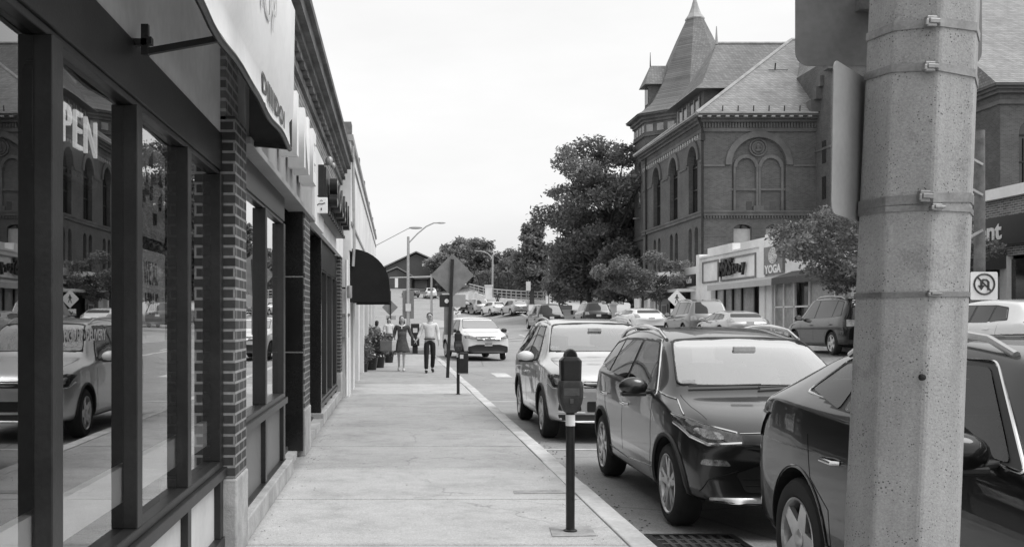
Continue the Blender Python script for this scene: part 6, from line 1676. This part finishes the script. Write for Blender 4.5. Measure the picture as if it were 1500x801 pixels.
# ------------------------------------------------------------------ people
def skin_mesh(name, verts, edges, mat, parent, root=0, sub=2):
    me = bpy.data.meshes.new(name); me.from_pydata([v[0] for v in verts], edges, [])
    o = bpy.data.objects.new(name, me); link(o)
    sk = o.modifiers.new('skin','SKIN'); sk.use_smooth_shade = True; ss = o.modifiers.new('sub','SUBSURF'); ss.levels = sub; ss.render_levels = sub
    lay = me.skin_vertices[0].data
    for i, v in enumerate(verts):
        r = v[1]; lay[i].radius = r if isinstance(r, tuple) else (r, r); lay[i].use_root = (i == root)
    m2 = evaluated(o); bpy.data.objects.remove(o); m2.materials.clear(); m2.materials.append(mat); m2.shade_smooth(); m2.name = name
    o = bpy.data.objects.new(name, m2); link(o, parent); return o
def person(label, x, y, rz, P, hgt=1.75, sex='m', z=0, group=None):
    """P: joints (metres for a 1.75 m body) keyed L/R; figure faces -Y"""
    t = thing('person', label, 'person', (x,y,z), rz, group); k = hgt/1.75
    g = lambda p: (p[0]*k, p[1]*k, p[2]*k)
    J_ = dict(pelvis=(0,0,.93), waist=(0,0,1.08), chest=(0,-.01,1.27), neck=(0,.0,1.47), head=(0,-.01,1.56), crown=(0,-.005,1.68),
              shL=(.185,0,1.42), elL=(.24,.02,1.14), wrL=(.25,-.08,.90), haL=(.25,-.1,.83), shR=(-.185,0,1.42), elR=(-.24,.02,1.14), wrR=(-.25,-.08,.90), haR=(-.25,-.1,.83),
              hiL=(.09,0,.90), knL=(.10,-.03,.49), anL=(.10,.0,.09), toL=(.11,-.15,.03), hiR=(-.09,0,.90), knR=(-.10,-.03,.49), anR=(-.10,.0,.09), toR=(-.11,-.15,.03))
    J_.update(P.get('J', {}))
    f = .88 if sex == 'f' else 1.0
    order = list(J_.keys()); ix = {n: i for i, n in enumerate(order)}
    rr = dict(pelvis=(.15*f,.10), waist=(.135*f*.93,.095), chest=(.155*f,.11), neck=.052*f, head=(.072,.085), crown=(.058,.07), shL=.062*f, shR=.062*f, elL=.043*f, elR=.043*f, wrL=.028*f, wrR=.028*f, haL=(.030,.02), haR=(.030,.02),
              hiL=.085*f, hiR=.085*f, knL=.056*f, knR=.056*f, anL=.036*f, anR=.036*f, toL=.035, toR=.035)
    E = [('pelvis','waist'),('waist','chest'),('chest','neck'),('neck','head'),('head','crown')]
    for s in 'LR': E += [('chest','sh'+s),('sh'+s,'el'+s),('el'+s,'wr'+s),('wr'+s,'ha'+s),('pelvis','hi'+s),('hi'+s,'kn'+s),('kn'+s,'an'+s),('an'+s,'to'+s)]
    vs = [(g(J_[n]), (tuple(q*k for q in rr[n]) if isinstance(rr[n], tuple) else rr[n]*k)) for n in order]
    ed = [(ix[a], ix[b]) for a, b in E]
    # fingers grown out of the hand: four and a thumb each side
    for s, sg in (('L',1),('R',-1)):
        h = Vector(J_['ha'+s]); wv = Vector(J_['wr'+s]); d = (h-wv).normalized()
        for q in range(4):
            b = h+Vector((0,(q-1.5)*.018,0)); e = b+d*(.075-.008*abs(q-1.2)); vs += [(g(b+d*.01), .009*k), (g(e+Vector((-sg*.012,0,0))), .007*k)]
            n0 = len(vs); ed += [(ix['ha'+s], n0-2), (n0-2, n0-1)]
        b = wv+d*.03+Vector((0,-.025,0)); vs += [(g(b), .011*k), (g(b+d*.045+Vector((0,-.018,0))), .008*k)]; n0 = len(vs); ed += [(ix['ha'+s], n0-2), (n0-2, n0-1)]
    body = skin_mesh('body', vs, ed, K['skin'], t, 0)
    hx, hy, hz = g(J_['head']); c = (g(J_['head'])[0]+g(J_['crown'])[0])/2, (hy+g(J_['crown'])[1])/2, hz+.055*k
    # face: nose, eyes, mouth, ears
    turn = P.get('turn', 0); fw = Vector((math.sin(turn), -math.cos(turn), 0)); sd_ = Vector((math.cos(turn), math.sin(turn), 0)); hc = Vector(c)
    mb = LB(); mb.blob(hc+Vector((0,0,-.005)), (.083*k,.098*k,.118*k), 14, 10); mb.blob(hc+fw*.1*k+Vector((0,0,-.015*k)), (.014,.02,.022)); 
    for s in (-1,1): mb.blob(hc+sd_*s*.083*k, (.012,.02,.03))
    mb.build('face', K['skin'], t, smoothed=True)
    mb = LB()
    for s in (-1,1): mb.blob(hc+fw*.090*k+sd_*s*.032*k+Vector((0,0,.015*k)), (.010,.006,.005)); mb.blob(hc+fw*.093*k+sd_*s*.032*k+Vector((0,0,.033*k)), (.014,.005,.003))
    mb.blob(hc+fw*.090*k+Vector((0,0,-.055*k)), (.018,.005,.004)); mb.build('eyes_and_mouth', K['hairb'], t)
    if P.get('glasses'):
        mb = LB()
        for s in (-1,1): mb.tube([hc+fw*.103*k+sd_*(s*.034+.026*math.cos(R(a)))*k+Vector((0,0,.014+.02*math.sin(R(a))))*k for a in range(0,360,45)], .004, 5, closed=True)
        mb.build('glasses', K['blackm'], t)
    mb = LB(); hr = .012
    mb.blob(hc-fw*.022*k+Vector((0,0,.034*k)), (.092*k,.096*k,.098*k), 14, 9)
    if P.get('hair') == 'long':
        mb.blob(hc-fw*.055*k+Vector((0,0,-.03*k)), (.085*k,.06*k,.13*k), 12, 8)
        if P.get('tails'):
            for s in (-1,1): mb.blob(hc-fw*.01+sd_*s*.07*k+Vector((0,0,-.10*k)), (.03*k,.04*k,.1*k), 10, 7)
    mb.build('hair', K[P.get('hairmat','hair')], t, smoothed=True)
    # clothes
    def limb(nm, names, radii, mat, sub=2, par=None):
        v_ = [(g(J_[n]) if isinstance(n, str) else g(n), (tuple(q*k for q in r) if isinstance(r, tuple) else r*k)) for n, r in zip(names, radii)]
        return v_
    def cloth(nm, chains, mat):
        V = []; EE = []; m_ = {}
        for names, radii in chains:
            prev = None
            for n, r in zip(names, radii):
                key = n if isinstance(n, str) else tuple(n)
                if key not in m_:
                    m_[key] = len(V); V.append((g(J_[n]) if isinstance(n, str) else g(n), (tuple(q*k for q in r) if isinstance(r, tuple) else r*k)))
                if prev is not None and (prev, m_[key]) not in EE: EE.append((prev, m_[key]))
                prev = m_[key]
        return skin_mesh(nm, V, EE, mat, t, 0)
    def mid(a, b, f_): A = Vector(J_[a]); B = Vector(J_[b]); return tuple(A.lerp(B, f_))
    C_ = P['wear']
    if C_ == 'dress':
        ch_ = [(['waist','chest',(0,-.005,1.40),(0,0,1.435)], [(.128,.098),(.146,.115),(.12,.085),(.075,.065)])]
        for s in 'LR': ch_.append((['chest','sh'+s,'el'+s,mid('el'+s,'wr'+s,P.get('sleeve',.9))], [(.146,.115),.070,.055,.042]))
        cloth('dress_top', ch_, K['dress'])
        mb = LB(); n = 28; vsx = []
        rows = [(1.24,.140,.112),(1.13,.143,.114),(1.04,.138,.108),(.93,.165,.125),(.80,.20,.15),(.66,.235,.18),(.60,.25,.19)]
        for z_, a, b in rows:
            for q in range(n):
                w_ = 1+.05*math.sin(q*1.8)*max(0,(1.0-z_))*2
                vsx.append((a*k*w_*math.cos(2*PI*q/n), b*k*w_*math.sin(2*PI*q/n), (z_+.008*math.sin(q*1.3)*(z_ < .7))*k))
        mb.add(vsx, [(i*n+q, i*n+(q+1)%n, (i+1)*n+(q+1)%n, (i+1)*n+q) for i in range(len(rows)-1) for q in range(n)]); o_ = mb.build('dress_skirt', K['dress'], t, smoothed=True); mm = o_.modifiers.new('t','SOLIDIFY'); mm.thickness = .006
        mb = LB(); mb.tube([(.085*math.cos(R(a))*k, (-.02+.075*math.sin(R(a)))*k-.01, (1.455-.05*max(0,-math.sin(R(a))))*k) for a in range(0,360,20)], .017, 6, closed=True); mb.bar((0,-.105*k,1.41*k),(0,-.12*k,1.33*k),.03,.012,up=(0,1,0)); mb.build('collar', K['signwhite'], t, smoothed=True)
    else:
        top, bot = C_
        ch_ = [([(0,0,.97),'waist','chest',(0,0,1.41),(0,0,1.455)], [(.150,.11),(.142,.11),(.152,.118),(.12,.085),(.07,.062)])]
        for s in 'LR': ch_.append((['chest','sh'+s,'el'+s,mid('el'+s,'wr'+s,P.get('sleeve',.9))], [(.152,.118),.068,.056,.045]))
        cloth('shirt', ch_, top)
        ch_ = [([(0,0,1.0),'pelvis'], [(.146,.108),(.148,.108)])]
        for s in 'LR': ch_.append((['pelvis','hi'+s,'kn'+s,'an'+s], [(.148,.108),.098,.076,.062]))
        cloth('trousers', ch_, bot)
        mb = LB(); mb.tube([(.152*math.cos(R(a))*k,.112*math.sin(R(a))*k,.985*k) for a in range(0,360,20)], .018, 6, closed=True); mb.build('belt', K['shoe'], t)
        mb = LB(); mb.tube([(.075*math.cos(R(a))*k, (-.01+.068*math.sin(R(a)))*k, (1.47-.03*max(0,-math.sin(R(a))))*k) for a in range(0,360,20)], .018, 6, closed=True); mb.build('collar', top, t, smoothed=True)
    for s in 'LR':
        a = Vector(g(J_['an'+s])); b = Vector(g(J_['to'+s])); mb = LB(); c_ = a.lerp(b,.45); c_.z = min(a.z,b.z)+.035 if False else (a.z+b.z)/2-.01
        hl = a+Vector((0,.04,-.045)); tp = b+Vector((0,-.04,-.005))
        mb.tube([hl, a.lerp(b,.2)+Vector((0,0,-.03)), a.lerp(b,.6)+Vector((0,0,-.01)), b, tp], [.032,.045,.043,.038,.018], 10); mb.build('shoe', P.get('shoe', K['shoe']), t, smoothed=True)
    return t
# woman: her right side is towards the cafe (screen left); figure faces -Y so +x is her left
zs = 0
person('woman in a dark short dress walking hand in hand, carrying a shopping bag', .18, 30.4, R(-3),
       dict(wear='dress', hair='long', tails=True, hairmat='hairb', shoe=K['paper'], sleeve=.75, J=dict(elL=(.27,.04,1.15),wrL=(.40,-.02,.96),haL=(.44,-.03,.90), elR=(-.25,.05,1.14),wrR=(-.27,-.12,.98),haR=(-.27,-.17,.92),
        knL=(.06,-.06,.49),anL=(.06,-.10,.09),toL=(.07,-.24,.035), knR=(-.10,-.03,.50),anR=(-.10,.16,.13),toR=(-.10,.06,.03))), 1.66, 'f')
person('man in a pale long-sleeved shirt, dark trousers and glasses walking hand in hand', .97, 29.5, R(4),
       dict(wear=(K['shirt'],K['trouser']), glasses=True, turn=-.15, sleeve=.92, J=dict(elR=(-.27,.04,1.15),wrR=(-.36,-.02,.97),haR=(-.42,-.02,.90), elL=(.25,.03,1.14),wrL=(.26,-.06,.90),haL=(.255,-.09,.83),
        knR=(-.10,-.07,.49),anR=(-.11,-.12,.09),toR=(-.12,-.26,.035), knL=(.10,-.02,.50),anL=(.10,.20,.14),toL=(.11,.1,.04))), 1.74, 'm')
t = thing('shopping_bag', 'two tone grey shopping bag hanging from the walking woman\'s arm', 'bag', (-.19,30.2,.78))
mb = LB(); mb.hexa([(-.27,-.07,-.17),(.06,-.08,-.19),(.06,.08,-.19),(-.27,.07,-.17),(-.28,-.05,.14),(.07,-.06,.12),(.07,.06,.12),(-.28,.05,.14)]); mb.build('body', K['bag'], t, bevel=.01)
mb = LB(); mb.hexa([(.065,-.085,-.18),(.18,-.07,-.16),(.18,.08,-.16),(.065,.085,-.18),(.07,-.07,.13),(.20,-.06,.12),(.20,.07,.12),(.07,.07,.13)]); mb.build('side_panel', K['bagl'], t, bevel=.01)
mb = LB(); mb.tube([(-.15,0,.13),(-.10,0,.26),(.0,0,.28),(.08,0,.13)], .01, 6); mb.build('handle', K['bag'], t)
person('woman with long dark hair and pale top standing behind the cafe pots', -.30, 43.5, R(20), dict(wear=(K['shirt'],K['trouser']), hair='long', sleeve=.5), 1.62, 'f', z=.0)
person('seated looking figure in pale clothes beside the cafe wall', -.75, 40.6, R(150), dict(wear=(K['paperg'],K['dress']), hair='long', sleeve=.5), 1.5, 'f')
person('dark clothed pedestrian far away beside the bridge railing', 12.7, 128, 0, dict(wear=(K['dress'],K['trouser'])), 1.75, 'm', z=H(12.7,128)+.1)
